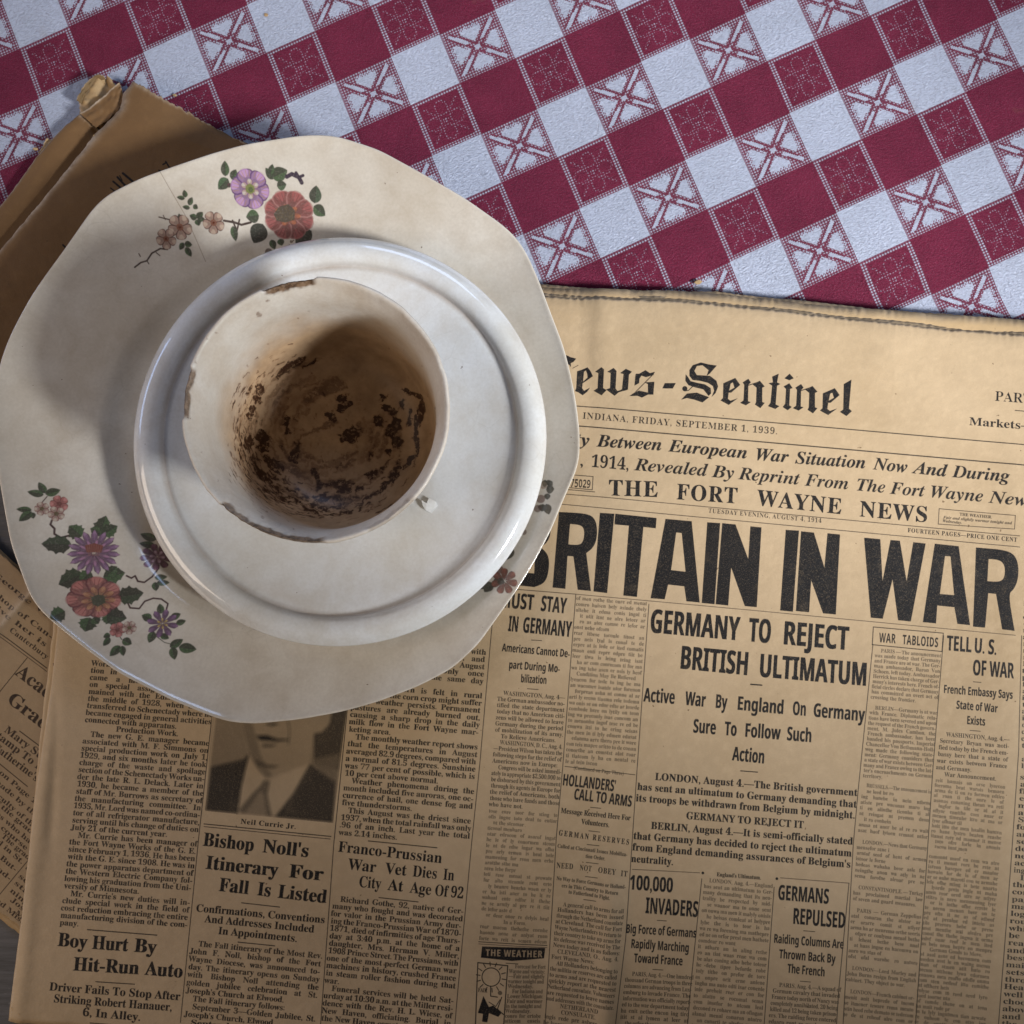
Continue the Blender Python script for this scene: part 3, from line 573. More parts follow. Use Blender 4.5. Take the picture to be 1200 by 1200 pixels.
Gp = np.where((np.abs(gx_) > .80) | (np.abs(gy_) > .84), D, Gp)
Gp = np.where((lobe < .035) & (D > .5), .45, Gp)
Gp = np.where((np.abs(hy - hx) < .05) & (rg < .95) & (rg > .3) & (D > .5), .42, Gp)
Gp = np.where((rg < .10) & (D > .4), .6, Gp)
white = np.where(inG, Gp, white)
for q in (ub, NT - .5):
    white = np.where((np.abs(jx - q) < 3) & (jy < vb), white * .25, white)
for q in (vb, NT - .5):
    white = np.where((np.abs(jy - q) < 3) & (jx < ub), white * .25, white)
for ax in (0, 1): white = (white * 2 + np.roll(white, 1, ax) + np.roll(white, -1, ax)) / 4
tile = Canvas(0, 0, 1, 1, NT, 1); tile.a[..., 0] = np.clip(white, 0, 1)
tile_img = tile.image('cloth_weave', True)

# ------------------------------------------------------------------ flower transfers on the plate
PLATE0 = 0.0098
FLOWER_Z = PLATE0 + 0.0155
_x, _y = U(np.array([-60, 760, -60, 760]), np.array([100, 100, 920, 920]), FLOWER_Z)
dec = Canvas(_x.min(), _y.min(), _x.max(), _y.max(), 8000, 4, FLOWER_Z)
dec.a[..., :3] = (.45, .3, .25)
GREEN = (.10, .165, .085); DGREEN = (.035, .06, .04); PLUM = (.18, .05, .10); BROWN = (.15, .05, .055)
def leaf(a, b, w, col=GREEN, jag=0.0):
    a = np.array(a, float); b = np.array(b, float); d = b - a; L = math.hypot(*d); u = d / L; n = np.array([-u[1], u[0]]); w = w * 1.22
    up, dn = [], []
    for i in range(13):
        t = i / 12; h = w * math.sin(math.pi * t ** .8) ** .8 * .5
        if jag and 0 < i < 12: h *= 1 + jag * (1 if i % 3 == 0 else -.6)
        c = a + d * t; up.append(c + n * h); dn.append(c - n * h)
    o = up + dn[::-1]
    dec.poly(o, col, .92); dec.poly(up + [b, a], [q * 1.9 + .01 for q in col], .8)
    dec.line([a, a + d * .85], .5, DGREEN, .9)
    for t in (.3, .5, .7): dec.line([a + d * t, a + d * (t + .13) + n * w * .28], .35, DGREEN, .7); dec.line([a + d * t, a + d * (t + .13) - n * w * .28], .35, DGREEN, .7)
    dec.line([p for p in o] + [o[0]], .35, DGREEN, .6)
def petals(c, r0, r1, n, wid, col, edge, ph0=0.0, sq=1.0, tip=0.0, vein=None):
    for k in range(n):
        t = ph0 + k * 2 * math.pi / n; pts = []
        for i in range(15):
            q = i / 14; s_ = (q - .5) * 2
            rad = r0 + (r1 - r0) * (1 - abs(s_) ** 4.5) ** .8 + tip * max(0, 1 - abs(s_) * 3) * r1
            an = t + s_ * wid * math.pi / n
            pts.append((c[0] + rad * math.cos(an), c[1] + rad * math.sin(an) * sq))
        pts.append((c[0] + r0 * .2 * math.cos(t), c[1] + r0 * .2 * math.sin(t) * sq))
        dec.poly(pts, edge, .9)
        pc = np.mean(pts, 0); dec.poly([pc + (np.array(p) - pc) * .84 for p in pts], col, .9); pt_ = pc + (pc - np.array(c)) * .22; dec.poly([pt_ + (np.array(p) - pc) * .50 for p in pts], [min(.8, q * 1.35 + .05) for q in col], .55); pb_ = pc - (pc - np.array(c)) * .35; dec.poly([pb_ + (np.array(p) - pc) * .38 for p in pts], [q * .6 for q in col], .35)
        pi_ = np.array((c[0] + r0 * math.cos(t), c[1] + r0 * math.sin(t) * sq))
        if vein:
            for f in (-.45, -.15, .15, .45):
                an = t + f * wid * math.pi / n
                dec.line([(c[0] + r1 * .92 * math.cos(an), c[1] + r1 * .92 * math.sin(an) * sq), (c[0] + (r0 + (r1 - r0) * .35) * math.cos(an), c[1] + (r0 + (r1 - r0) * .35) * math.sin(an) * sq)], .5, vein, .75)
def twig(pts, w=1.1, col=PLUM): dec.line(pts, w * 1.45, col, .95)
def at(x0, y0, s): return lambda X, Y: (x0 + X / s, y0 + Y / s)
t = at(150, 185, 5)
twig([t(25, 628), t(60, 600), t(95, 588), t(125, 545), t(175, 517), t(215, 520)], 1.3, BROWN); twig([t(95, 588), t(105, 605)], .8, BROWN); twig([t(150, 540), t(170, 556)], .8, BROWN); twig([t(52, 550), t(60, 566)], .8, BROWN)
twig([t(180, 345), t(240, 357)], 1.0, BROWN); twig([t(205, 335), t(215, 357)], .7, BROWN); twig([t(550, 352), t(610, 360), t(650, 372), t(705, 358)], 1.8, BROWN); twig([t(600, 350), t(622, 405), t(640, 345)], 1.4, BROWN)
for a, b, w in (((340, 235), (335, 195), 5), ((335, 240), (290, 235), 4), ((355, 275), (378, 232), 5), ((360, 290), (318, 285), 4), ((380, 275), (405, 292), 5), ((300, 360), (295, 322), 4), ((395, 345), (355, 330), 6), ((395, 345), (432, 310), 6), ((400, 350), (440, 345), 5), ((395, 350), (405, 385), 6), ((310, 480), (285, 520), 5), ((315, 485), (358, 490), 6), ((320, 505), (350, 555), 6), ((600, 380), (612, 462), 7)): leaf(t(*a), t(*b), w)
leaf(t(575, 115), t(580, 35), 8, GREEN); leaf(t(590, 128), t(530, 185), 10, (.10, .18, .10)); leaf(t(610, 130), t(640, 78), 7); leaf(t(850, 125), t(810, 65), 7); leaf(t(845, 115), t(935, 75), 13); leaf(t(870, 160), t(925, 150), 9, (.11, .17, .10)); leaf(t(835, 100), t(852, 45), 6)
leaf(t(1085, 250), t(1100, 155), 12, (.10, .15, .10)); leaf(t(1080, 265), t(1145, 318), 11); leaf(t(755, 320), t(680, 330), 12); leaf(t(775, 365), t(715, 470), 17, DGREEN); leaf(t(820, 450), t(835, 500), 7); leaf(t(870, 445), t(880, 480), 7); leaf(t(1060, 400), t(960, 465), 14, (.05, .07, .04)); leaf(t(600, 150), t(590, 175), 4, PLUM)
twig([t(930, 110), t(960, 95), t(1000, 112), t(1015, 140)], 3.2, (.12, .05, .17)); twig([t(985, 88), t(1000, 112), t(1025, 102)], 2.4, (.12, .05, .17))
c = t(713, 178); petals(c, 9, 22, 6, 1.45, (.56, .42, .56), (.30, .14, .38), .2, .98, vein=(.62, .45, .20)); petals(c, 3, 10.5, 6, 1.1, (.66, .56, .50), (.42, .25, .40), .5); dec.disc(c, 5.2, (.38, .42, .12), .9); dec.disc((c[0] + .6, c[1] + .6), 2.8, (.20, .28, .06), .8)
c = t(922, 315); petals((c[0] + 2, c[1]), 11, 29, 8, 1.6, (.43, .17, .17), (.58, .38, .36), .4, .92, vein=(.24, .03, .05)); petals(c, 4, 15, 7, 1.1, (.52, .28, .14), (.30, .08, .06), .1, .75, vein=(.4, .1, .08)); dec.poly([(c[0] - 16, c[1] - 1), (c[0] - 9, c[1] - 9), (c[0] + 2, c[1] - 12), (c[0] + 9, c[1] - 5), (c[0] + 8, c[1] + 5), (c[0] - 3, c[1] + 8), (c[0] - 13, c[1] + 6)], (.16, .12, .05), .9)
for q in range(40): dec.disc((c[0] - 3 + rng.uniform(-10, 9), c[1] - 1 + rng.uniform(-7, 6)), .7, (.34, .27, .10), .7, 7)
for cx, cy, r in ((295, 395, 14), (212, 462, 11.5), (490, 365, 12.5)):
    c = t(cx, cy); petals(c, r * .35, r, 5, 1.2, (.62, .50, .43), (.25, .12, .11), rng.uniform(0, 1)); dec.disc(c, r * .28, (.42, .18, .07), .9); dec.disc(c, r * .12, (.3, .12, .05), 1)
    for k in range(5):
        a_k = k * 1.257 + .9; dec.line([c, (c[0] + r * .5 * math.cos(a_k), c[1] + r * .5 * math.sin(a_k))], .35, (.45, .2, .12), .7)
dec.disc(t(800, 520), 5, (.16, .04, .05), .8)
twig([t(203, 95), t(250, 185), t(330, 330), t(375, 440), t(430, 580)], .32, (.33, .25, .17)); dec.disc(t(203, 95), .9, (.08, .06, .05))
for a, b in (((40, 1060), (260, 1000)),): pass
t = at(15, 555, 5.4545)
twig([t(190, 180), t(215, 145)], .8); twig([t(245, 300), t(238, 325), t(262, 350), t(262, 385), t(300, 408), t(345, 395)], 1.6); twig([t(700, 650), t(730, 665), t(752, 650), t(770, 685), t(810, 692), t(855, 655), t(885, 600), t(885, 580)], 1.4)
twig([t(715, 820), t(735, 858), t(790, 862), t(820, 815), t(870, 795), t(920, 800), t(962, 830), t(955, 870)], 1.3); twig([t(905, 1040), t(960, 1080), t(1000, 1090)], .6, GREEN); twig([t(660, 1000), t(700, 1060)], .7, GREEN)
for a, b, w in (((205, 125), (165, 55), 7), ((195, 135), (103, 118), 7), ((205, 130), (290, 100), 8), ((130, 235), (45, 232), 6), ((130, 245), (62, 308), 8), ((135, 250), (140, 290), 5),
                ((855, 410), (760, 372), 8), ((850, 450), (760, 435), 7), ((850, 405), (885, 370), 7), ((870, 660), (942, 655), 6), ((875, 690), (885, 748), 7), ((885, 695), (960, 692), 6), ((985, 540), (985, 570), 4),
                ((925, 895), (912, 830), 7), ((870, 930), (808, 905), 8), ((985, 925), (1045, 895), 7), ((1020, 960), (1080, 940), 6), ((890, 1010), (865, 1082), 8), ((930, 1030), (985, 1055), 6), ((995, 1110), (1072, 1060), 8), ((1050, 1110), (1160, 1125), 10), ((1010, 1110), (1032, 1190), 8),
                ((630, 1030), (590, 1045), 6), ((630, 1050), (595, 1100), 6), ((705, 1060), (762, 1090), 8), ((695, 1100), (640, 1165), 8), ((705, 1100), (720, 1165), 6)): leaf(t(*a), t(*b), w)
for a, b, w in (((365, 455), (190, 450), 17), ((420, 400), (345, 330), 15), ((520, 395), (560, 260), 15), ((540, 385), (630, 325), 13), ((530, 370), (470, 345), 9), ((440, 640), (300, 710), 19), ((480, 620), (430, 700), 13), ((560, 660), (690, 630), 16), ((580, 650), (640, 590), 12), ((650, 790), (810, 760), 17), ((350, 880), (270, 925), 15), ((500, 920), (480, 1010), 16), ((520, 920), (555, 960), 10), ((570, 900), (720, 925), 17), ((600, 900), (610, 960), 10)): leaf(t(*a), t(*b), w, GREEN if w < 17 else (.07, .11, .065), jag=.16)
c = t(497, 500); petals(c, 8, 26, 15, 1.15, (.46, .34, .44), (.24, .12, .23), .1, .92, .12, vein=(.22, .08, .24)); petals((c[0], c[1] + 1), 5, 17, 11, .85, (.50, .34, .44), (.24, .10, .22), .3, .85, .1); dec.poly([(c[0] - 10, c[1] - 8), (c[0], c[1] - 11), (c[0] + 10, c[1] - 8), (c[0] + 8, c[1] + 0), (c[0] - 8, c[1] + 0)], (.40, .12, .09), .9)
for k in range(7): dec.line([(c[0] - 8 + k * 2.6, c[1] - 9), (c[0] - 5 + k * 1.7, c[1] + 4)], .7, (.55, .33, .28), .8)
c = t(525, 790); petals((c[0] - 2, c[1]), 12, 30, 7, 1.5, (.54, .32, .29), (.34, .10, .15), .3, .80, vein=(.30, .05, .08)); petals((c[0] + 3, c[1] + 2), 5, 18, 9, 1.1, (.60, .42, .28), (.36, .13, .11), .1, .80, vein=(.45, .2, .15)); dec.poly([(c[0] - 5, c[1]), (c[0] + 2, c[1] - 3), (c[0] + 9, c[1] - 2), (c[0] + 11, c[1] + 6), (c[0] + 3, c[1] + 11), (c[0] - 3, c[1] + 8)], (.14, .17, .10), .9)
for k in range(12): dec.line([(c[0] + 3, c[1] + 3), (c[0] + 3 + 11 * math.cos(k * .52), c[1] + 3 + 8.5 * math.sin(k * .52))], .6, (.16, .19, .11), .8)
c = t(870, 522); petals(c, 5, 17.5, 9, 1.1, (.34, .13, .27), (.22, .05, .16), .2, .9, vein=(.2, .05, .15)); petals(c, 1.5, 8, 6, .85, (.60, .48, .52), (.36, .14, .3), .1)
c = t(938, 958); petals(c, 4, 16.5, 8, .95, (.38, .25, .38), (.20, .09, .22), .2, .95, .12, vein=(.2, .08, .22)); petals(c, 1.5, 6.5, 6, .8, (.60, .50, .28), (.20, .08, .17), .4)
for cx, cy, r, red in ((187, 225, 8, 0), (285, 190, 10, 1), (270, 255, 9, 0), (670, 998, 9, 1), (740, 985, 8, 0)):
    c = t(cx, cy); petals(c, r * .35, r, 5, 1.2, (.62, .36, .34) if red else (.64, .54, .48), (.36, .13, .15), rng.uniform(0, 1)); dec.disc(c, r * .28, (.36, .10, .12) if red else (.28, .22, .08), .9)
t = at(560, 550, 8)
for a, b, w in (((650, 150), (700, 120), 8), ((640, 190), (715, 190), 9), ((630, 100), (625, 170), 6), ((640, 330), (665, 430), 8), ((610, 330), (600, 400), 9), ((650, 230), (650, 290), 6), ((330, 740), (250, 850), 9), ((90, 1040), (20, 1120), 10), ((130, 1060), (60, 1150), 10), ((210, 1020), (190, 1090), 11)): leaf(t(*a), t(*b), w, (.10, .09, .05))
dec.disc(t(615, 150), 4.5, (.45, .36, .28), .6); dec.disc(t(590, 280), 5, (.25, .09, .07), .7); dec.disc(t(560, 370), 4.5, (.20, .07, .06), .7); dec.disc(t(430, 590), 3.5, (.2, .05, .05), .7); dec.disc(t(200, 940), 5, (.28, .09, .06), .8)
c = t(250, 1050); petals((c[0], c[1]), 5, 15, 7, 1.05, (.42, .17, .10), (.26, .08, .05), .2, 1.0, vein=(.3, .08, .05)); dec.disc(t(215, 1050), 4, (.12, .10, .05), .8)
for ax in (0, 1):
    _pm2 = dec.a[..., :3] * dec.a[..., 3:]; _al = dec.a[..., 3:]
    _pm2 = (_pm2 * 2 + np.roll(_pm2, 1, ax) + np.roll(_pm2, -1, ax)) / 4; _al = (_al * 2 + np.roll(_al, 1, ax) + np.roll(_al, -1, ax)) / 4
    dec.a = np.concatenate([np.where(_al > .004, _pm2 / np.maximum(_al, .004), dec.a[..., :3]), _al], -1).astype(np.float32)
dec_img = dec.image('plate_flowers')

# ------------------------------------------------------------------ node materials
def material(name):
    m = bpy.data.materials.new(name); m.use_nodes = True; nt = m.node_tree
    return m, nt, nt.nodes['Principled BSDF']
class N:
    def __init__(s, nt): s.nt = nt
    def __call__(s, typ, **k):
        n = s.nt.nodes.new(typ)
        for a, b in k.items():
            if a.startswith('i_'): n.inputs[a[2:].replace('_', ' ')].default_value = b
            else: setattr(n, a, b)
        return n
    def link(s, a, b): s.nt.links.new(a, b)
    def noise(s, vec, scale, detail=4, rough=.55, dist=0.0):
        n = s('ShaderNodeTexNoise'); n.inputs['Scale'].default_value = scale; n.inputs['Detail'].default_value = detail
        n.inputs['Roughness'].default_value = rough; n.inputs['Distortion'].default_value = dist
        s.link(vec, n.inputs['Vector']); return n.outputs['Fac']
    def ramp(s, fac, stops):
        r = s('ShaderNodeValToRGB'); e = r.color_ramp.elements
        e[0].position, e[0].color = stops[0][0], (*stops[0][1], 1) if len(stops[0][1]) == 3 else stops[0][1]
        e[1].position, e[1].color = stops[-1][0], (*stops[-1][1], 1)
        for p, c in stops[1:-1]:
            q = e.new(p); q.color = (*c, 1)
        s.link(fac, r.inputs[0]); return r.outputs['Color']
    def mapr(s, v, a, b, c=0.0, d=1.0):
        n = s('ShaderNodeMapRange'); s.link(v, n.inputs['Value'])
        for i, q in zip((1, 2, 3, 4), (a, b, c, d)): n.inputs[i].default_value = q
        return n.outputs[0]
    def mix(s, fac, a, b, mode='MIX'):
        n = s('ShaderNodeMix'); n.data_type = 'RGBA'; n.blend_type = mode
        for sock, v in ((n.inputs[0], fac), (n.inputs[6], a), (n.inputs[7], b)):
            if isinstance(v, (int, float)): sock.default_value = v
            elif isinstance(v, tuple): sock.default_value = (*v, 1)
            else: s.link(v, sock)
        return n.outputs[2]
    def math(s, op, a, b=0.0):
        n = s('ShaderNodeMath'); n.operation = op
        for sock, v in ((n.inputs[0], a), (n.inputs[1], b)):
            if isinstance(v, (int, float)): sock.default_value = v
            else: s.link(v, sock)
        return n.outputs[0]
    def obj(s, scale=(1, 1, 1), rot=0.0):
        t = s('ShaderNodeTexCoord'); m = s('ShaderNodeMapping'); s.link(t.outputs['Object'], m.inputs[0])
        m.inputs['Scale'].default_value = scale; m.inputs['Rotation'].default_value = (0, 0, rot); return m.outputs[0]
    def uv(s):
        return s('ShaderNodeUVMap').outputs[0]
    def image(s, im, vec, ext='CLIP', interp='Linear'):
        n = s('ShaderNodeTexImage'); n.image = im; n.extension = ext; n.interpolation = interp; s.link(vec, n.inputs[0]); return n
    def bump(s, h, strength, dist, bs, prev=None):
        b = s('ShaderNodeBump'); b.inputs['Strength'].default_value = strength; b.inputs['Distance'].default_value = dist
        s.link(h, b.inputs['Height'])
        if prev: s.link(prev, b.inputs['Normal'])
        if bs: s.link(b.outputs[0], bs.inputs['Normal'])
        return b.outputs[0]

def paper_mat(name, img, base, dark, ink=(.007, .006, .006), crumple=0.0):
    m, nt, bs = material(name); n = N(nt); o = n.obj(); bs.inputs['Roughness'].default_value = .62
    bs.inputs['Specular IOR Level'].default_value = .20
    big = n.noise(o, 9, 4, .6, .4); mid = n.noise(o, 55, 5, .6); fib = n.noise(n.obj((1, 3.0, 1)), 1500, 3, .7); blot = n.noise(o, 240, 4, .65)
    c = n.mix(n.mapr(big, .30, .70), base, dark)
    c = n.mix(n.mapr(mid, .35, .75, 0, .30), c, tuple(q * .72 for q in base))
    c = n.mix(n.mapr(blot, .45, .75, 0, .30), c, tuple(q * 1.22 for q in base))
    c = n.mix(n.mapr(fib, .3, .7, 0, .42), c, tuple(q * .70 for q in base))
    spk = n.noise(o, 420, 2, .5); c = n.mix(n.mapr(spk, .755, .78, 0, .75), c, (.10, .055, .02))
    if img:
        t = n.image(img, n.uv()); d = t.outputs['Color']
        grey = n('ShaderNodeSeparateColor'); n.link(d, grey.inputs[0]); v = grey.outputs[0]
        wear = n.mapr(n.noise(o, 2600, 2, .7), .30, .46, .80, 1.0); wear2 = n.mapr(n.noise(o, 120, 3, .6), .25, .42, .93, 1.0); v = n.math('POWER', v, .62)
        v = n.math('MULTIPLY', n.math('MULTIPLY', v, wear), wear2)
        c = n.mix(v, c, ink)
    at = n('ShaderNodeAttribute'); at.attribute_name = 'wear_and_highlight'; wf = n.math('MULTIPLY', at.outputs['Fac'], n.mapr(blot, .35, .6, .45, 1)); c = n.mix(wf, c, (.52, .42, .31))  # pale edge wear and painted fold highlights
    n.link(c, bs.inputs['Base Color'])
    b1 = n.bump(fib, .35, .00018, None); b2 = n.bump(n.noise(o, 130, 4, .6), .28, .0012, bs if not crumple else None, b1)
    if crumple: n.bump(n.noise(n.obj(), 30, 5, .5, .3), crumple, .004, bs, b2)
    return m
PAPER = (.51, .37, .222); PDARK = (.39, .27, .145)
m_front = paper_mat('newsprint_front', page_img, PAPER, PDARK, crumple=.16)
m_side = paper_mat('newsprint_side', side_img, (.40, .275, .15), (.29, .19, .10), (.03, .015, .008))
m_plain = paper_mat('newsprint_blank', None, (.44, .30, .155), (.33, .205, .095))
m_brown = paper_mat('newsprint_browned', fold_img, (.18, .098, .040), (.125, .064, .025), crumple=.30)
m_edge = paper_mat('newsprint_edges', None, (.52, .36, .19), (.36, .23, .11))
m_inner = paper_mat('newsprint_inner_sheets', None, (.20, .125, .055), (.13, .08, .035))

def glaze(name, base, stain, dark, bumps=.15, decal=None, extra=None, rough=.13, stain_amt=.8, coat=.7, spec=.5):
    m, nt, bs = material(name); n = N(nt); o = n.obj()
    bs.inputs['Roughness'].default_value = rough; bs.inputs['Coat Weight'].default_value = coat; bs.inputs['Specular IOR Level'].default_value = spec; bs.inputs['Coat Roughness'].default_value = .05; bs.inputs['IOR'].default_value = 1.5
    big = n.noise(o, 16, 5, .6, .6); mid = n.noise(o, 70, 5, .65, .3); fin = n.noise(o, 900, 3, .6)
    c = n.mix(n.mapr(big, .35, .68, 0, stain_amt), base, stain)
    c = n.mix(n.mapr(mid, .42, .75, 0, .55), c, dark)
    c = n.mix(n.mapr(fin, .35, .7, 0, .14), c, tuple(q * .6 for q in dark))
    spk = n.noise(o, 330, 2, .5); c = n.mix(n.mapr(spk, .765, .785, 0, .75), c, (.10, .06, .035))
    vor = n('ShaderNodeTexVoronoi'); vor.feature = 'DISTANCE_TO_EDGE'; vor.inputs['Scale'].default_value = 95
    wv = n('ShaderNodeVectorMath'); wv.operation = 'ADD'; nz = n('ShaderNodeTexNoise'); nz.inputs['Scale'].default_value = 60; n.link(o, nz.inputs['Vector'])
    sc_ = n('ShaderNodeVectorMath'); sc_.operation = 'SCALE'; sc_.inputs['Scale'].default_value = .006; n.link(nz.outputs['Color'], sc_.inputs[0]); n.link(o, wv.inputs[0]); n.link(sc_.outputs[0], wv.inputs[1]); n.link(wv.outputs[0], vor.inputs['Vector'])
    craz = n.math('MULTIPLY', n.mapr(vor.outputs['Distance'], 0, .018, 1, 0), n.mapr(n.noise(o, 25, 2), .5, .68, 0, .13))
    c = n.mix(craz, c, tuple(q * .45 for q in dark))
    if decal:
        t = n.image(decal, n.uv()); wear = n.mapr(n.noise(o, 1300, 2, .6), .25, .5, .88, .98)
        c = n.mix(n.math('MULTIPLY', t.outputs['Alpha'], wear), c, t.outputs['Color'])
    if extra: c = extra(n, c, o)
    n.link(c, bs.inputs['Base Color'])
    n.link(n.mapr(mid, .3, .8, rough, rough + .09), bs.inputs['Roughness'])
    n.bump(n.noise(o, 60, 3, .5), bumps, .0012, bs)
    return m
m_plate = glaze('ivory_glaze', (.64, .585, .50), (.52, .45, .355), (.42, .34, .25), decal=dec_img, rough=.12)
M_SAUCER = lambda ex: glaze('white_glaze', (.66, .67, .68), (.56, .54, .49), (.47, .42, .35), rough=.08, stain_amt=.85, extra=ex)

m_table, nt, bs = material('weathered_board'); n = N(nt); o = n.obj((1.5, 14, 1), .5)
c = n.mix(n.mapr(n.noise(o, 18, 6, .65, .5), .3, .7), (.045, .042, .040), (.11, .10, .095)); c = n.mix(n.mapr(n.noise(n.obj(), 500, 3), .66, .72, 0, .5), c, (.22, .20, .18))
n.link(c, bs.inputs['Base Color']); bs.inputs['Roughness'].default_value = .65; n.bump(n.noise(o, 40, 5), .3, .001, bs)

m_cloth, nt, bs = material('woven_check'); n = N(nt); uvn = n.uv()
t_ = n.image(tile_img, uvn, 'REPEAT'); o = n.obj()
red = n.mix(n.mapr(n.noise(o, 60, 4, .6), .3, .7), (.200, .015, .046), (.145, .009, .032)); wht = n.mix(n.mapr(n.noise(o, 30, 4, .6), .35, .75), (.56, .60, .72), (.49, .53, .63))
sep = n('ShaderNodeSeparateColor'); n.link(t_.outputs['Color'], sep.inputs[0])
mp = n('ShaderNodeMapping'); n.link(uvn, mp.inputs[0]); mp.inputs['Scale'].default_value = (23, 54, 1); mp.inputs['Rotation'].default_value = (0, 0, .22)
crepe = n.noise(mp.outputs[0], 1.6, 4, .62, .8)
mq = n('ShaderNodeMapping'); n.link(uvn, mq.inputs[0]); mq.inputs['Scale'].default_value = (88, 88, 1); yarn = n.noise(mq.outputs[0], 1.3, 2, .5)
c = n.mix(sep.outputs[0], red, wht); c = n.mix(n.mapr(yarn, .45, .85, 0, .22), c, (.45, .32, .40)); c = n.mix(n.mapr(crepe, .36, .54, .26, 0), c, (.06, .015, .03))
st = n.noise(o, 26, 4, .6); c = n.mix(n.mapr(st, .66, .78, 0, .45), c, (.25, .17, .09))
n.link(c, bs.inputs['Base Color']); bs.inputs['Roughness'].default_value = .75; bs.inputs['Specular IOR Level'].default_value = .12
b1 = n.bump(crepe, 1.0, .0019, None); n.bump(yarn, .35, .0002, bs, b1)

# ------------------------------------------------------------------ the table and the cloth
bm_v = [(-3, -3, -.03), (3, -3, -.03), (3, 3, -.03), (-3, 3, -.03)]
def slab(name, x0, y0, x1, y1, z0, z1, mat):
    v = [(x0, y0, z0), (x1, y0, z0), (x1, y1, z0), (x0, y1, z0), (x0, y0, z1), (x1, y0, z1), (x1, y1, z1), (x0, y1, z1)]
    return mesh(name, v, [(0, 3, 2, 1), (4, 5, 6, 7), (0, 1, 5, 4), (1, 2, 6, 5), (2, 3, 7, 6), (3, 0, 4, 7)], mat, smooth=False)
tag(slab('table_top', -.75, -.55, .75, .65, -.03, 0, m_table), kind='structure')

nx, ny = 420, 220
gx, gy = np.meshgrid(np.linspace(-.60, .60, nx), np.linspace(float(U(600, 560)[1]), .50, ny))
gy = gy + np.where(gy < .1, .004 * vnoise(gx * 30, gx * 0, 3), 0)
hz = .0016 + .0012 * (vnoise(gx * 14, gy * 14, 4) + .5 * vnoise(gx * 30 + 5, gy * 30, 5)) * 1.0 + .0004
def bumpat(px, py, w, a):
    x, y = U(px, py, .001); return a * np.exp(-((gx - x) ** 2 + (gy - y) ** 2) / w ** 2)
_ex = U(900, 352, .001); hz = hz * (1 - .75 * np.exp(-((gy - float(_ex[1])) / .012) ** 2)); hz = np.maximum(hz, .0005)
V = np.stack([gx, gy, hz], -1).reshape(-1, 3)
cl = mesh('tablecloth', V, grid_faces(ny, nx), m_cloth, uv=cloth_uv(V[:, 0], V[:, 1]))
sm = cl.modifiers.new('thickness', 'SOLIDIFY'); sm.thickness = .0004; sm.offset = -1
tag(cl, 'crimson and white checked woven tablecloth with leaf pattern squares', 'tablecloth')
# ------------------------------------------------------------------ the main newspaper: folded sheets on top of each other
def wear_and_highlight(o, w):  # pale mask: edge wear plus fold highlights put into the colour
    a = o.data.attributes.new('wear_and_highlight', 'FLOAT', 'POINT'); a.data.foreach_set('value', np.clip(np.asarray(w, np.float32).ravel(), 0, 1))
def curve(pts):
    pts = np.array(pts, float)
    return lambda s: np.stack([np.interp(s, pts[:, 0], pts[:, i]) for i in range(1, pts.shape[1])], -1)
XR = 1370
top_front = np.array([(105, 316), (300, 327), (500, 337), (600, 343), (650, 347), (800, 353), (900, 362), (1000, 374), (1100, 384), (1200, 392), (XR, 405)], float)
top_back = np.array([(103, 306), (300, 317), (500, 327), (600, 334), (650, 338), (800, 341), (900, 351), (1000, 361), (1100, 367.5), (1200, 374), (XR, 386)], float)
left_front = np.array([(105, 316), (66.7, 736), (56.7, 820), (49, 873), (39.5, 945), (33, 1013), (28, 1060), (20, 1122), (15, 1156), (11, 1195)], float)
def paper_h(x, y):
    """gentle waves of the page, metres above its level"""
    def P(px, py): a = U(px, py, .008); return float(a[0]), float(a[1])
    h = .00065 * vnoise(x * 11, y * 9, 8) + .00018 * vnoise(x * 34, y * 22, 9)
    def ridge(a, b, w, amp, fade=(0, 1, 0, 1)):
        (ax, ay), (bx, by) = P(*a), P(*b); L = math.hypot(bx - ax, by - ay); ux, uy = (bx - ax) / L, (by - ay) / L
        s = ((x - ax) * ux + (y - ay) * uy) / L; d = (x - ax) * uy - (y - ay) * ux
        return amp * np.exp(-(d / w) ** 2) * sstep(-.25, .12, s) * (1 - sstep(.88, 1.25, s))
    h = h + ridge((684, 330), (690, 470), .0050, -.0005) + ridge((702, 330), (706, 440), .006, .0006)
    h = h + ridge((716, 1040), (706, 1260), .0050, .0021) + ridge((640, 1090), (632, 1260), .006, -.0006) + ridge((598, 1150), (590, 1270), .006, .0007)
    h = h + ridge((52, 900), (22, 1190), .0035, .0007) + ridge((66, 830), (60, 980), .002, -.0004) + ridge((1190, 560), (1165, 1240), .007, .0004)
    h = h + ridge((1050, 340), (1040, 440), .010, .0005)
    return h
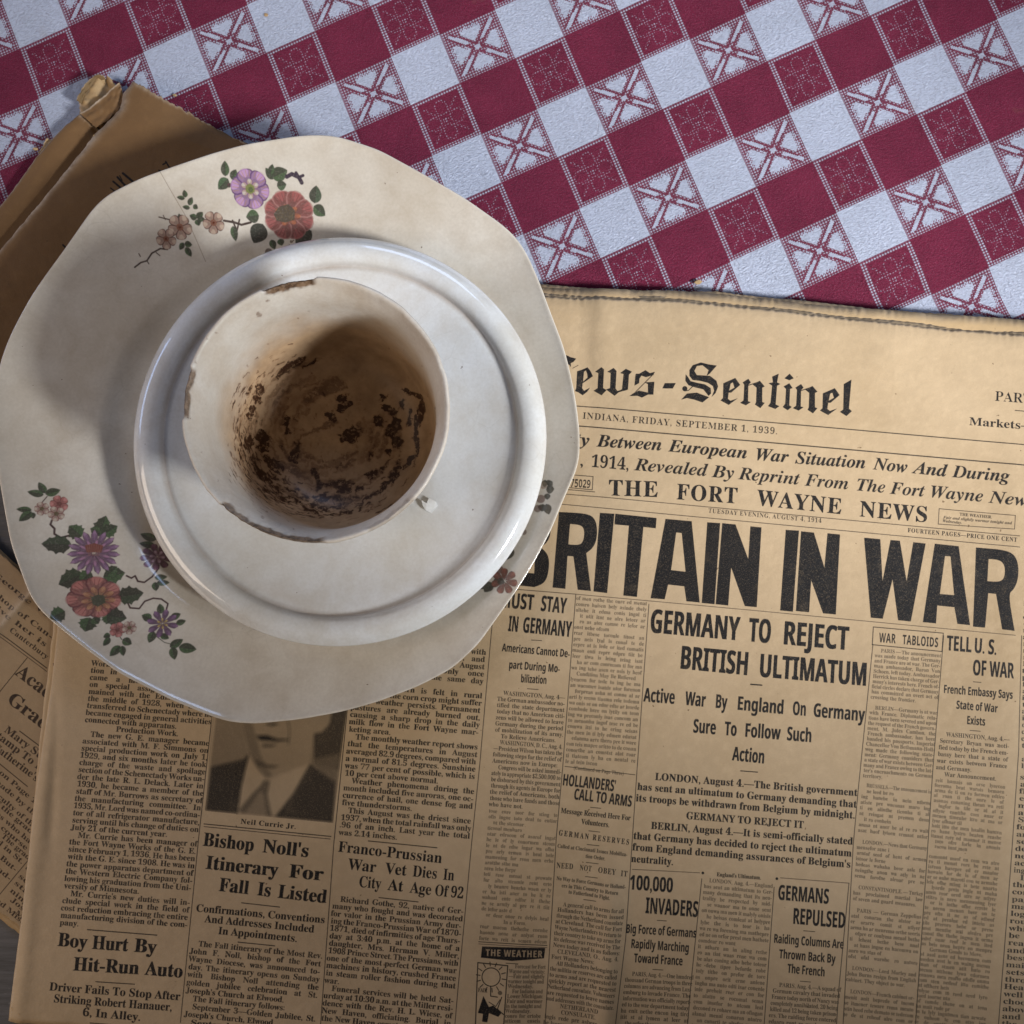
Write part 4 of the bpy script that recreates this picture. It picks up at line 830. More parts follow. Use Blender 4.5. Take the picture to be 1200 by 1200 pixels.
def sheet(name, top, left, z, mat, nx, rows, parent, seed, bottom_y=1197, uvc=None, tooth=1.0, xs=None, hfun=True):
    """a page whose left and top edges follow the photograph; saw-toothed at the top"""
    S = np.linspace(0, 1, nx) if xs is None else xs
    rows = np.asarray(rows)
    xt = top[0, 0] + (top[-1, 0] - top[0, 0]) * S; yt = np.interp(xt, top[:, 0], top[:, 1])
    k = 2 * np.pi * xt / 8.7
    yt = yt + tooth * (1.15 * np.abs(np.sin(k / 2 + seed + .5 * vnoise(xt / 30., xt * 0, seed + 8))) * (.55 + .45 * vnoise(xt / 21., xt * 0, seed + 9)) + .5 * vnoise(xt / 5.0, xt * 0, seed) + .55 * vnoise(xt / 38.0, xt * 0, seed + 1) + (1.1 * (vnoise(xt / 30., xt * 0, seed + 12) > .25) if seed == 25 else 0))
    ly = top[0, 1] + (bottom_y - top[0, 1]) * rows
    lx = np.interp(ly, left[:, 1], left[:, 0]) + .5 * vnoise(ly / 9., ly * 0, seed + 3) + .3 * vnoise(ly / 3., ly * 0, seed + 4)
    rx = XR - 40 * rows; ry_ = yt[-1] + (1300 - yt[-1]) * rows
    bx = left[-1, 0] + (rx[-1] - left[-1, 0]) * S; by = bottom_y + (1300 - bottom_y) * S + .4 * vnoise(bx / 12., bx * 0, seed + 6)
    R_, S_ = np.meshgrid(rows, S, indexing='ij')
    X = (1 - R_) * xt[None] + R_ * bx[None] + (1 - S_) * lx[:, None] + S_ * rx[:, None] - ((1 - S_) * (1 - R_) * xt[0] + S_ * (1 - R_) * xt[-1] + (1 - S_) * R_ * bx[0] + S_ * R_ * bx[-1])
    Y = (1 - R_) * yt[None] + R_ * by[None] + (1 - S_) * ly[:, None] + S_ * ry_[:, None] - ((1 - S_) * (1 - R_) * yt[0] + S_ * (1 - R_) * yt[-1] + (1 - S_) * R_ * by[0] + S_ * R_ * by[-1])
    x, y = U(X, Y, z)
    h = paper_h(x, y) if hfun else 0 * x
    e = np.minimum(1, np.minimum(R_ * 60, S_ * 80))      # edges turn down a little
    zz = z + h - .00065 * (1 - e) ** 2 * (1 + .6 * vnoise(x * 60, y * 60, seed))
    V = np.stack([x, y, zz], -1).reshape(-1, 3); uv = None
    if uvc: uv = np.stack([(V[:, 0] - uvc.x0) * uvc.ppm / uvc.w, (V[:, 1] - uvc.y0) * uvc.ppm / uvc.h], 1)
    o = mesh(name, V, [f[::-1] for f in grid_faces(len(rows), nx)], mat, parent, uv)
    dl = S_ * 1300 + .8 * vnoise(R_ * 90, R_ * 0, seed + 2); wear_and_highlight(o, np.maximum(.45 * np.exp(-(dl / 1.6) ** 2), .45 * np.exp(-(R_ * 850 / 1.8) ** 2)))
    md = o.modifiers.new('thickness', 'SOLIDIFY'); md.thickness = .00016; md.offset = -1
    return o
news = empty('newspaper', (0, -.05, 0))
tag(news, 'yellowed newspaper headlined BRITAIN IN WAR lying under the right half of the octagonal plate', 'newspaper')
rows_f = np.concatenate([np.linspace(0, .03, 9), np.linspace(.045, 1, 120)])
sheet('front_page', top_front, left_front, Z_PAGE, m_front, 1300, rows_f, news, 1, uvc=page_cv)
rows_i = np.concatenate([np.linspace(0, .06, 6), np.linspace(.12, 1, 60)])
def moved(a, dx, dy): return a + np.array([dx, dy])
mixt = lambda f: top_front * (1 - f) + top_back * f
left_b = left_front.copy(); left_b[:, 0] -= np.interp(left_front[:, 1], [316, 736, 840, 935, 1200], [6, 6.5, 6, .5, .8])
for i, (f, dl, z) in enumerate(((.20, 0.6, .0074), (.42, 5.2, .0068), (1.0, 5.8, .0066), (.95, 3, .0056), (.86, 2, .0042))):
    lf = left_front.copy(); lf[:, 0] -= np.interp(lf[:, 1], [316, 736, 840, 935, 1200], [dl, dl, dl, .4, .5 + .1 * i])
    if i > 2: lf[:, 0] += 90
    t_ = mixt(f)
    sheet('inner_sheet', t_, lf, z, m_edge if i in (2, 0) else m_plain, 620, rows_i, news, 11 + 7 * i, bottom_y=1196 - i, tooth=(1.1, 1.1, .8, .8, 1)[i])
for i, z in enumerate((.0033, .0024)):
    lf = left_front.copy(); lf[:, 0] += 130 + 12 * i
    sheet('inner_sheet', mixt(.8 - .2 * i), lf, z, m_plain, 300, rows_i, news, 60 + i, bottom_y=1190, hfun=False)
# a small turned-up dog-ear at the lower left corner
x, y = U(np.array([14, 31, 24, 13]), np.array([1193, 1184, 1188, 1180]), .0084)
mesh('folded_corner', [(x[0], y[0], .0082), (x[1], y[1], .0083), (x[2], y[2], .0091), (x[3], y[3], .0083)], [(0, 1, 2), (0, 2, 3)], m_edge, news, smooth=False)

# ------------------------------------------------------------------ older page sticking out at the lower left
side = empty('old_newspaper_page', (-.2, -.05, 0))
tag(side, 'tilted old newspaper page with slanted type at the lower left, half under the main paper', 'newspaper')
def strip(name, A, B, Cc, D, z, mat, parent, n1, n2, hf, uvc=None, edges=(0, 0, 0, 0), seed=1, thick=.00016):
    """sheet with picture corners A-B (one edge) and D-C (the other)"""
    s, r = np.meshgrid(np.linspace(0, 1, n1), np.linspace(0, 1, n2), indexing='ij')
    A, B, Cc, D = (np.array(q, float) for q in (A, B, Cc, D))
    P = A * ((1 - s) * (1 - r))[..., None] + B * (s * (1 - r))[..., None] + Cc * (s * r)[..., None] + D * ((1 - s) * r)[..., None]
    L = math.hypot(*(B - A)); W = math.hypot(*(D - A)); u = (B - A) / L; v = (D - A) / W
    def jit(q, sd): return vnoise(q / 7., q * 0, sd) * .6 + vnoise(q / 2.3, q * 0, sd + 1) * .4
    P = P + (v * ((1 - r) ** 6 * edges[0] * jit(s * L, seed) + r ** 6 * edges[2] * jit(s * L, seed + 2))[..., None])
    P = P + (u * (s ** 12 * edges[1] * jit(r * W, seed + 4) + (1 - s) ** 12 * edges[3] * jit(r * W, seed + 6))[..., None])
    x, y = U(P[..., 0], P[..., 1], z); zz = z + hf(s, r, x, y)
    V = np.stack([x, y, zz], -1).reshape(-1, 3); uv = None
    if uvc: uv = np.stack([(V[:, 0] - uvc.x0) * uvc.ppm / uvc.w, (V[:, 1] - uvc.y0) * uvc.ppm / uvc.h], 1)
    o = mesh(name, V, grid_faces(n1, n2), mat, parent, uv)
    if name == 'page':
        (ax, ay), (bx, by) = (tuple(map(float, U(*q, .004))) for q in ((0, 735), (36, 697))); L_ = math.hypot(bx - ax, by - ay); d_ = ((x - ax) * (by - ay) - (y - ay) * (bx - ax)) / L_; wear_and_highlight(o, .8 * np.exp(-np.abs(d_) / .0004) + .25 * np.exp(-(d_ / .003) ** 2))  # pale line paints the highlight along this crease, with some wear
    md = o.modifiers.new('thickness', 'SOLIDIFY'); md.thickness = thick; md.offset = 0
    return o
def side_h(s, r, x, y):
    (ax, ay), (bx, by) = (tuple(map(float, U(*q, .004))) for q in ((0, 735), (36, 697)))
    L = math.hypot(bx - ax, by - ay); ux, uy = (bx - ax) / L, (by - ay) / L
    d = (x - ax) * uy - (y - ay) * ux
    return .0014 * np.exp(-np.abs(d) / .0022) - .0006 + .0003 * vnoise(x * 20, y * 20, 31)
strip('page', (-150, 508), (95, 737), (95, 1142), (-150, 958), Z_SIDE, m_side, side, 160, 200, side_h, side_cv, edges=(1.2, 0, 1.6, 0), seed=41)
strip('under_page', (-152, 500), (90, 728), (92, 1146), (-152, 964), Z_SIDE - .0016, m_plain, side, 60, 60, lambda s, r, x, y: .0002 * vnoise(x * 20, y * 20, 33), edges=(1.2, 0, 2.2, 0), seed=51)

# ------------------------------------------------------------------ brown folded newspaper at the upper left
old = empty('folded_newspaper', (-.2, .12, 0))
tag(old, 'brittle brown folded newspaper with torn corner at the upper left beneath the plate', 'newspaper')
# leading directions: along the fold (up and to the right) and across it
def poly_sheet(name, left, right, z0, prof, mat, n1, n2, jag=(0, 0, 0, 0), seed=1, uvc=None, thick=.0002, zr=.006, wr=.05):
    """sheet between two picture polylines (running up along the fold); prof(s, r) is its height"""
    left = np.array(left, float); right = np.array(right, float)
    s = np.linspace(0, 1, n1); r = np.linspace(0, 1, n2)
    def along(P, s):
        d = np.r_[0, np.cumsum(np.hypot(*np.diff(P, axis=0).T))]; d /= d[-1]
        return np.stack([np.interp(s, d, P[:, 0]), np.interp(s, d, P[:, 1])], -1)
    A, B = along(left, s), along(right, s)
    S_, R_ = np.meshgrid(s, r, indexing='ij')
    P = A[:, None] * (1 - R_[..., None]) + B[:, None] * R_[..., None]
    q = S_ * 60; w = R_ * 40
    jl = vnoise(q, q * 0, seed) * .7 + vnoise(q * 4, q * 0, seed + 1) * .4
    P[..., 0] += jag[0] * (1 - R_) ** 8 * jl + jag[1] * R_ ** 8 * np.roll(jl, 5, 0)
    je = vnoise(w, w * 0, seed + 2) * .7 + vnoise(w * 3, w * 0, seed + 3) * .4
    P[..., 1] += jag[2] * S_ ** 20 * je + jag[3] * (1 - S_) ** 20 * je
    x, y = U(P[..., 0], P[..., 1], zr); zz = z0 + prof(S_, R_)
    V = np.stack([x, y, zz], -1).reshape(-1, 3); uv = None
    if uvc: uv = np.stack([(V[:, 0] - uvc.x0) * uvc.ppm / uvc.w, (V[:, 1] - uvc.y0) * uvc.ppm / uvc.h], 1)
    o = mesh(name, V, [f[::-1] for f in grid_faces(n1, n2)], mat, old, uv)
    wn = .5 + .5 * vnoise(S_ * 22, R_ * 0, seed + 9); wear_and_highlight(o, np.maximum(np.exp(-((R_ - wr * .5) / wr) ** 2) * (.5 + .5 * wn), .5 * np.exp(-((1 - S_) / .008) ** 2)))  # pale stripe paints the light caught on the fold, along with wear
    md = o.modifiers.new('thickness', 'SOLIDIFY'); md.thickness = thick; md.offset = 0
    return o
rough = lambda S_, R_, a=.0002, sd=71: a * vnoise(S_ * 9, R_ * 5, sd)
# top folded page: rolls up out of its crease on the left
poly_sheet('top_page', [(-150, 470), (-60, 368), (0, 297), (15, 279.5), (72, 210), (112, 159), (140, 131), (145, 113), (155, 98.5)], [(-10, 560), (20, 470), (60, 400), (140, 320), (240, 250), (330, 200), (315, 178), (300, 172), (288, 168)], .0052,
           lambda S_, R_: .0046 * np.sqrt(np.clip(1 - (1 - np.clip(R_ / .07, 0, 1)) ** 2, 0, 1)) - .0050 * sstep(.10, .8, R_) + rough(S_, R_, .00022, 72), m_brown, 260, 150, jag=(1.2, 0, 2.2, 0), seed=81, uvc=fold_cv, wr=.035)
poly_sheet('middle_page', [(-170, 460), (-80, 358), (-8, 292), (10, 276), (66, 207), (108, 156), (136, 133), (141, 118), (150, 104)], [(0, 560), (30, 470), (70, 400), (150, 320), (240, 250), (320, 204), (310, 186), (296, 178), (284, 172)], .0028, lambda S_, R_: rough(S_, R_, .0002, 73), m_inner, 120, 60, jag=(1.5, 0, 2, 0), seed=91)
# narrow outer band between the two folds
poly_sheet('folded_band', [(-170, 432), (-90, 337), (0, 238.5), (18, 215.5), (42, 181), (60, 161), (75, 146), (92.5, 133)], [(-150, 482), (-60, 382), (4, 301), (20, 284), (76, 214), (112, 165), (114, 157), (116, 150)], .0040,
           lambda S_, R_: .0024 * np.sqrt(np.clip(1 - (1 - np.clip(R_ / .14, 0, 1)) ** 2, 0, 1)) - .0030 * sstep(.25, 1, R_) + rough(S_, R_, .00015, 74), m_brown, 220, 60, jag=(.9, 0, .8, 0), seed=101)
poly_sheet('folded_band', [(-172, 428), (-91, 333), (-2, 236), (17, 213), (41, 179), (59, 159), (74, 144), (96, 122), (95, 116)], [(-150, 482), (-60, 382), (4, 301), (20, 284), (76, 214), (120, 160), (140, 138), (144, 118), (146, 103)], .0022,
           lambda S_, R_: .0016 * np.sqrt(np.clip(R_ / .10, 0, 1)) - .0012 * sstep(.3, 1, R_) + rough(S_, R_, .0002, 75), m_brown, 200, 60, jag=(1.0, 0, 1.2, 0), seed=111)
# torn flap at the top of the band, with its folded scraps
poly_sheet('torn_flap', [(92, 132), (91.5, 121), (91, 114), (100, 102), (113, 91)], [(112, 149), (125, 140), (140, 131), (145, 112), (128, 90.5)], .0046,
           lambda S_, R_: .0022 * (.5 + .5 * np.cos((R_ - .25) * 9)) * (.5 + .5 * S_) + rough(S_, R_, .0005, 76), m_plain, 60, 60, jag=(1.2, 1.2, 1.2, .6), seed=121)
poly_sheet('torn_flap', [(96, 136), (113, 125), (130, 110), (143, 100)], [(114, 151), (127, 143), (141, 130), (146, 114)], .0070, lambda S_, R_: .0012 * (1 - R_) + rough(S_, R_, .0004, 77), m_brown, 50, 30, jag=(.8, 1.5, 1.5, .6), seed=131)
poly_sheet('torn_flap', [(43, 178), (48, 170), (53, 160)], [(50, 180), (55, 170), (60, 162)], .0036, lambda S_, R_: .0012 * (1 - R_) + rough(S_, R_, .0003, 78), m_plain, 20, 12, jag=(.8, 0, .8, .6), seed=141)
poly_sheet('torn_flap', [(92, 120), (97, 108), (106, 97), (113, 90.5), (123, 91)], [(95, 121.5), (100, 111), (109, 100), (115, 95), (125, 93)], .0062, lambda S_, R_: .0016 * (1 - R_) + rough(S_, R_, .0006, 79), m_inner, 40, 10, jag=(1, 1, .8, .6), seed=151)
for k, (a, b, c2) in enumerate((((18.5, 216), (36, 222.5), (34, 224.5)), ((74, 241), (80, 246), (77, 248)))):
    pass
# flecks that came off the brittle edges
crumbs = [((76, 242), 2.6), ((112, 160), 2.2), ((278, 168), 1.6), ((205, 112), 1.8), ((312, 18), 2.2), ((818, 331), 3.0), ((42, 175), 2.0), ((862, 348), 1.7)]
for k, ((px, py), s_) in enumerate(crumbs):
    zc = .0022 if py < 110 or px > 200 else .0082
    x, y = (float(q) for q in U(px, py, zc)); s_ /= 3000; a0 = k * 1.3
    vs = [(x + s_ * (.6 + .5 * abs(math.sin(j * 2.1 + k))) * math.cos(a0 + j * 1.047) * 1.6, y + s_ * math.sin(a0 + j * 1.047), zc + .0002 * (j % 2)) for j in range(6)]
    vs += [(a, b, c_ + .0004) for a, b, c_ in vs]
    cr = mesh('paper_crumb', vs, [(5, 4, 3, 2, 1, 0), (6, 7, 8, 9, 10, 11)] + [(j, (j + 1) % 6, 6 + (j + 1) % 6, 6 + j) for j in range(6)], m_plain, smooth=False)
    lab = ['tiny pale paper crumb on the brown folded newspaper, left of the plate rim', 'paper crumb on the crease of the folded newspaper near its torn corner', 'paper crumb at the ragged edge of the folded newspaper by the plate', 'paper crumb on the cloth just past the folded newspaper corner', 'tiny brown crumb lying on a white square near the top edge of the cloth', 'yellowish paper crumb on the cloth above the masthead newspaper', 'torn paper scrap at the outer left edge of the folded newspaper', 'small paper crumb touching the top edge of the main newspaper'][k]
    tag(cr, lab, 'paper crumb', 'paper crumbs from the brittle edges')

# ------------------------------------------------------------------ plate
ZR = PLATE0 + .0195
OUT = [(385, 158.5), (400, 161), (443, 175), (500, 206), (543, 231), (587, 262), (603, 276), (617, 296), (633, 333), (645, 366), (660, 405), (669, 440), (675, 472), (679, 505), (679, 535), (675, 552), (660, 585), (647, 618), (625, 660), (605, 692), (587, 717), (560, 755), (530, 783), (490, 804), (440, 823), (400, 834), (350, 843), (299, 848), (268, 846), (247, 839), (200, 820), (138, 788), (100, 760), (62, 729), (47, 715), (35, 698), (26, 673), (13, 638), (6, 600), (-1, 560), (-6, 505), (-6, 470), (0, 425), (12, 393), (33, 353), (48, 330), (75, 293), (107, 247), (120, 233), (132, 225), (167, 208), (213, 192), (250, 179.5), (288, 169), (347, 159.5), (366, 158)]
_o = np.array(OUT, float); ox, oy = U(_o[:, 0], _o[:, 1], ZR); cx0, cy0 = U(341, 504, ZR); cx0, cy0 = float(cx0), float(cy0)
_q = np.linspace(0, len(ox), 900, endpoint=False); ox = np.interp(_q, np.arange(len(ox) + 1), np.r_[ox, ox[0]]); oy = np.interp(_q, np.arange(len(oy) + 1), np.r_[oy, oy[0]])
_th = np.arctan2(oy - cy0, ox - cx0); _r = np.hypot(ox - cx0, oy - cy0); k = np.argsort(_th); _th, _r = _th[k], _r[k]
NA = 384; th = np.linspace(-np.pi, np.pi, NA, endpoint=False)
rout = np.interp(th, np.r_[_th[-1] - 2 * np.pi, _th, _th[0] + 2 * np.pi], np.r_[_r[-1], _r, _r[0]])
for _ in range(5): rout = (rout * 2 + np.roll(rout, 1) + np.roll(rout, -1)) / 4
R0 = rout.mean()
plate_o = empty('octagonal_plate', (cx0, cy0, PLATE0))
tag(plate_o, 'cream octagonal dinner plate with flower sprays on its rim, under the saucer', 'plate')
prof = [(0, .0042), (.2, .0042), (.45, .0042), (.56, .0044), (.60, .0050), (.64, .0064), (.665, .0080), (.685, .0092), (.70, .0099), (.74, .0110), (.80, .0127), (.86, .0145), (.92, .0164), (.96, .0178), (.98, .0186), (.99, .0191), (.9965, .0195), (1.0, .0194), (1.001, .0188), (.998, .0181), (.985, .0172), (.95, .0155), (.85, .0118), (.74, .0082), (.68, .0052), (.62, .0016), (.60, .0001), (.575, 0), (.56, .0014), (.5, .0016), (.2, .0016), (0, .0016)]
def blend_r(f): w = sstep(.62, .97, f); return f * ((1 - w) * R0 + w * rout)
V = []; 
for f, z in prof:
    rr_ = blend_r(max(f, 1e-4)); V.append(np.stack([cx0 + rr_ * np.cos(th), cy0 + rr_ * np.sin(th), PLATE0 + z + 0 * th + (.00025 * vnoise(th * 2, th * 0, 5) if f > .6 else 0)], 1))
V = np.concatenate(V)
uv = np.stack([(V[:, 0] - dec.x0) * dec.ppm / dec.w, (V[:, 1] - dec.y0) * dec.ppm / dec.h], 1)
NP_ = len(prof); top_n = 19
f_all = grid_faces(NP_, NA, True)
mesh('plate_body', V, [f[::-1] for f in f_all], m_plate, plate_o, uv)

# ------------------------------------------------------------------ saucer
S0 = PLATE0 + .0046
def lathe(name, prof, cx, cy, z0, mat, parent, n=256, wob=None, uvf=None):
    t = np.linspace(0, 2 * np.pi, n, endpoint=False); V = []; UVs = []; s = 0; prev = None
    for i, (r, z) in enumerate(prof):
        if prev is not None: s += math.hypot(r - prev[0], z - prev[1])
        prev = (r, z); rr_ = np.full(n, max(r, 1e-6)); zz = np.full(n, float(z))
        if wob: rr_, zz = wob(rr_, zz, t, i)
        V.append(np.stack([cx + rr_ * np.cos(t), cy + rr_ * np.sin(t), z0 + zz], 1))
        UVs.append(np.stack([.5 + s * np.cos(t) * 4, .5 + s * np.sin(t) * 4], 1))
    return mesh(name, np.concatenate(V), [f[::-1] for f in grid_faces(len(prof), n, True)], mat, parent, np.concatenate(UVs))
def smoothprof(p, n=3):
    p = np.array(p, float)
    for _ in range(n):
        q = np.empty((2 * len(p) - 2, 2)); q[0::2] = p[:-1] * .75 + p[1:] * .25; q[1::2] = p[:-1] * .25 + p[1:] * .75
        p = np.concatenate([p[:1], q, p[-1:]])
    return p
zr_s = S0 + .0175
sx_, sy_ = (float(q) for q in U(397.5, 512.5, zr_s)); e1 = U(640.5, 513, zr_s); e2 = U(155.5, 513, zr_s); RS = float(e1[0] - e2[0]) / 2
def saucer_dirt(n, c, o):
    v = n('ShaderNodeVectorMath'); v.operation = 'SUBTRACT'; v.inputs[1].default_value = (sx_, sy_, 0); tcs = n('ShaderNodeTexCoord'); n.link(tcs.outputs['Object'], v.inputs[0])
    m_ = n('ShaderNodeVectorMath'); m_.operation = 'MULTIPLY'; m_.inputs[1].default_value = (1, 1, 0); n.link(v.outputs[0], m_.inputs[0])
    L = n('ShaderNodeVectorMath'); L.operation = 'LENGTH'; n.link(m_.outputs[0], L.inputs[0])
    d = n.math('ABSOLUTE', n.math('SUBTRACT', L.outputs['Value'], RS * .852))
    ring = n.math('MULTIPLY', n.mapr(d, 0, .0016, .55, 0), n.mapr(n.noise(o, 45, 4, .6), .3, .65, .35, 1))
    c = n.mix(ring, c, (.22, .13, .07))
    d2 = n.math('ABSOLUTE', n.math('SUBTRACT', L.outputs['Value'], RS * .80)); ring2 = n.math('MULTIPLY', n.mapr(d2, 0, .006, .30, 0), n.mapr(n.noise(o, 30, 4, .6), .45, .7, 0, 1))
    return n.mix(ring2, c, (.36, .27, .17))
m_saucer = M_SAUCER(saucer_dirt)
saucer = empty('saucer', (sx_, sy_, S0)); tag(saucer, 'round white saucer with a raised rolled rim, on the flowered plate', 'saucer')
sp_ = [(0, .0062), (.30, .0062), (.36, .0064), (.38, .0074), (.41, .0075), (.46, .0080), (.58, .0100), (.70, .0128), (.80, .0156), (.835, .0164), (.852, .0166), (.858, .0170), (.866, .0186), (.885, .0204), (.92, .0213), (.955, .0208), (.982, .0190), (.997, .0176), (1.0, .0166), (.993, .0158), (.96, .0148), (.90, .0128), (.75, .0086), (.6, .0056), (.54, .0040), (.53, .0002), (.50, 0), (.49, .0036), (.3, .0040), (0, .0040)]
sp_ = [(a * RS, b) for a, b in sp_]
lathe('saucer_body', smoothprof(sp_, 2), sx_, sy_, S0, m_saucer, saucer, 320)

# ------------------------------------------------------------------ cup
K0 = S0 + .0063
HC = .064
zr_c = K0 + HC
kx_, ky_ = (float(q) for q in U(369.3, 478.3, zr_c)); e1 = U(527, 478, zr_c); e2 = U(211.5, 478, zr_c); RC = float(e1[0] - e2[0]) / 2
print('CUP r', RC, 'offset to saucer', kx_ - sx_, ky_ - sy_, 'saucer r', RS)
T_ = .0031
ip = [(0, .0065), (.012, .0065), (.020, .0070), (.0265, .0088), (.0310, .0128), (.0335, .0190), (.0350, .0270), (.0362, .0360), (.0372, .0460), (.0382, .0560), (RC - .0022, .0620), (RC - .0015, .0634), (RC - .0007, .0640), (RC + .0000, .0637), (RC + .0002, .0628), (RC - .0002, .0610), (RC - .0010, .0560), (.0392, .0460), (.0385, .0360), (.0376, .0270), (.0362, .0180), (.0335, .0110), (.0290, .0066), (.0240, .0048), (.0225, .0036), (.0224, .0004), (.0205, 0), (.0190, .0024), (.01, .0030), (0, .0030)]
ips = smoothprof(ip, 2)
_ci = int(np.argmax(ips[:, 1]))
_arc = np.r_[0, np.cumsum(np.hypot(*np.diff(ips, axis=0).T))]
def cup_uv(px, py):
    """spot of the photograph -> place on the unrolled inside of the cup"""
    px = np.atleast_1d(np.asarray(px, float)); py = np.atleast_1d(np.asarray(py, float))
    X = np.zeros_like(px); Y = np.zeros_like(py)
    zs = np.linspace(zr_c - 1e-4, K0 + .0065, 240)
    for i, (a, b) in enumerate(zip(px, py)):
        xs, ys = U(np.full(240, a), np.full(240, b), 0.0)
        d0 = np.array(U(a, b, 0.0), float)
        x = d0[0] * (CAM_H - zs) / CAM_H; y = d0[1] * (CAM_H - zs) / CAM_H
        r = np.hypot(x - kx_, y - ky_); ri = np.interp(zs - K0, ips[:_ci + 1, 1], ips[:_ci + 1, 0])
        ok = np.where(r >= ri)[0]; j = ok[0] if len(ok) else 239
        if j == 239 or zs[j] - K0 < .0068: s = r[239] if j == 239 else r[j]
        else: s = np.interp(zs[j] - K0, ips[:_ci + 1, 1], _arc[:_ci + 1])
        t = math.atan2(y[j] - ky_, x[j] - kx_); X[i] = s * math.cos(t); Y[i] = s * math.sin(t)
    return X, Y
cv = Canvas(-.125, -.125, .125, .125, 8192, 1, conv=cup_uv); C = cv
g = lambda p: crop(265, 390, 5, p)
rc = random.Random(3)
def blob(x, y, rx, ry, a=0.0, v=1.0, al=.9):
    pts = []
    for k in range(16):
        q = k / 16 * 2 * math.pi; w = 1 + rc.uniform(-.28, .28); u_, v_ = rx * w * math.cos(q), ry * w * math.sin(q)
        pts.append((x + u_ * math.cos(a) - v_ * math.sin(a), y + u_ * math.sin(a) + v_ * math.cos(a)))
    C.poly(g(pts), v, al)
for x, y, rx, ry, a in ((345, 215, 55, 16, -.85), (415, 175, 40, 16, -.6), (490, 180, 36, 10, -.55), (196, 328, 20, 26, .2), (182, 390, 20, 22, 0), (150, 440, 12, 22, .5), (140, 485, 14, 18, 0), (352, 515, 14, 28, .3), (350, 570, 12, 28, .2), (210, 610, 32, 34, .5), (130, 650, 22, 36, 0), (215, 670, 26, 30, .6), (395, 700, 20, 66, .25), (255, 755, 32, 26, .4), (300, 790, 26, 30, .8), (205, 830, 36, 20, .9), (520, 830, 14, 36, -.5), (545, 895, 20, 26, -.7), (665, 890, 60, 26, -.15), (700, 930, 40, 14, -.1), (590, 970, 70, 12, .05), (725, 610, 44, 38, .2), (760, 565, 24, 14, .2), (675, 385, 28, 18, -.3), (620, 490, 30, 20, .6), (690, 430, 34, 24, -.7), (895, 520, 34, 30, .6), (940, 440, 24, 18, .4), (985, 460, 18, 20, 0), (990, 560, 34, 60, .2), (1010, 640, 30, 36, 0), (950, 700, 14, 20, .2), (850, 715, 14, 20, .1), (850, 830, 34, 14, -.3), (925, 370, 16, 14, 0), (1145, 450, 14, 80, .08), (1120, 640, 10, 70, -.05), (1080, 750, 12, 60, .7), (1000, 830, 14, 60, .5), (930, 910, 10, 50, .75), (1100, 360, 50, 14, .4), (1080, 500, 8, 50, .1), (1040, 420, 10, 40, -.2), (1115, 520, 8, 46, 0)): blob(x, y, rx * 1.35, ry * 1.1, a, 1.0, 1.0)
C.poly(g([(400, 640), (440, 590), (520, 560), (600, 520), (660, 505), (665, 530), (600, 555), (500, 590), (430, 630), (385, 700), (370, 660)]), .55, .8)
C.poly(g([(440, 370), (520, 320), (580, 265), (640, 250), (700, 265), (715, 300), (650, 340), (580, 345), (520, 370), (460, 395)]), .6, .75)
for i in range(620):   # sediment swirled round the lower wall
    t = rc.gauss(2.35, .75); q = rc.gauss(1.0, .10)
    x, y = 590 + 520 * q * math.cos(t), 570 + 480 * q * math.sin(t)
    if not (20 < x < 1150 and 40 < y < 1090): continue
    L = rc.uniform(8, 60); w = rc.uniform(4, 11); dt = L / 520
    pts = [(590 + 520 * q * math.cos(t + k * dt / 3), 570 + 480 * q * math.sin(t + k * dt / 3)) for k in range(4)]
    C.line(g(pts), w / 5, .95, rc.uniform(.6, 1))
for i in range(110):
    t = rc.uniform(-.3, 4.2); q = rc.uniform(.35, .95); dt = rc.uniform(.15, .6)
    C.line(g([(590 + 520 * q * math.cos(t + k * dt / 7), 570 + 480 * q * math.sin(t + k * dt / 7)) for k in range(8)]), rc.uniform(10, 34) / 5, .55, rc.uniform(.3, .7))
for i in range(230):   # broad swirls of dried grounds
    t = rc.uniform(.2, 3.3); q = rc.uniform(.72, .98); x, y = 590 + 520 * q * math.cos(t), 570 + 480 * q * math.sin(t)
    if rc.random() < .5: blob(x, y, rc.uniform(8, 34), rc.uniform(3, 9), t + 1.57 + rc.uniform(-.3, .3), .9, rc.uniform(.3, .85))
for i in range(700):
    x, y = rc.gauss(640, 250), rc.gauss(600, 220); r = rc.uniform(.8, 6) * (1 if rc.random() < .9 else 1.8)
    C.disc(g([(x, y)])[0], r / 5, .8, rc.uniform(.3, .8), 6)
for i in range(90):
    x, y = rc.uniform(560, 820), rc.uniform(380, 560); C.disc(g([(x, y)])[0], rc.uniform(1, 5) / 5, .85, .6, 6)
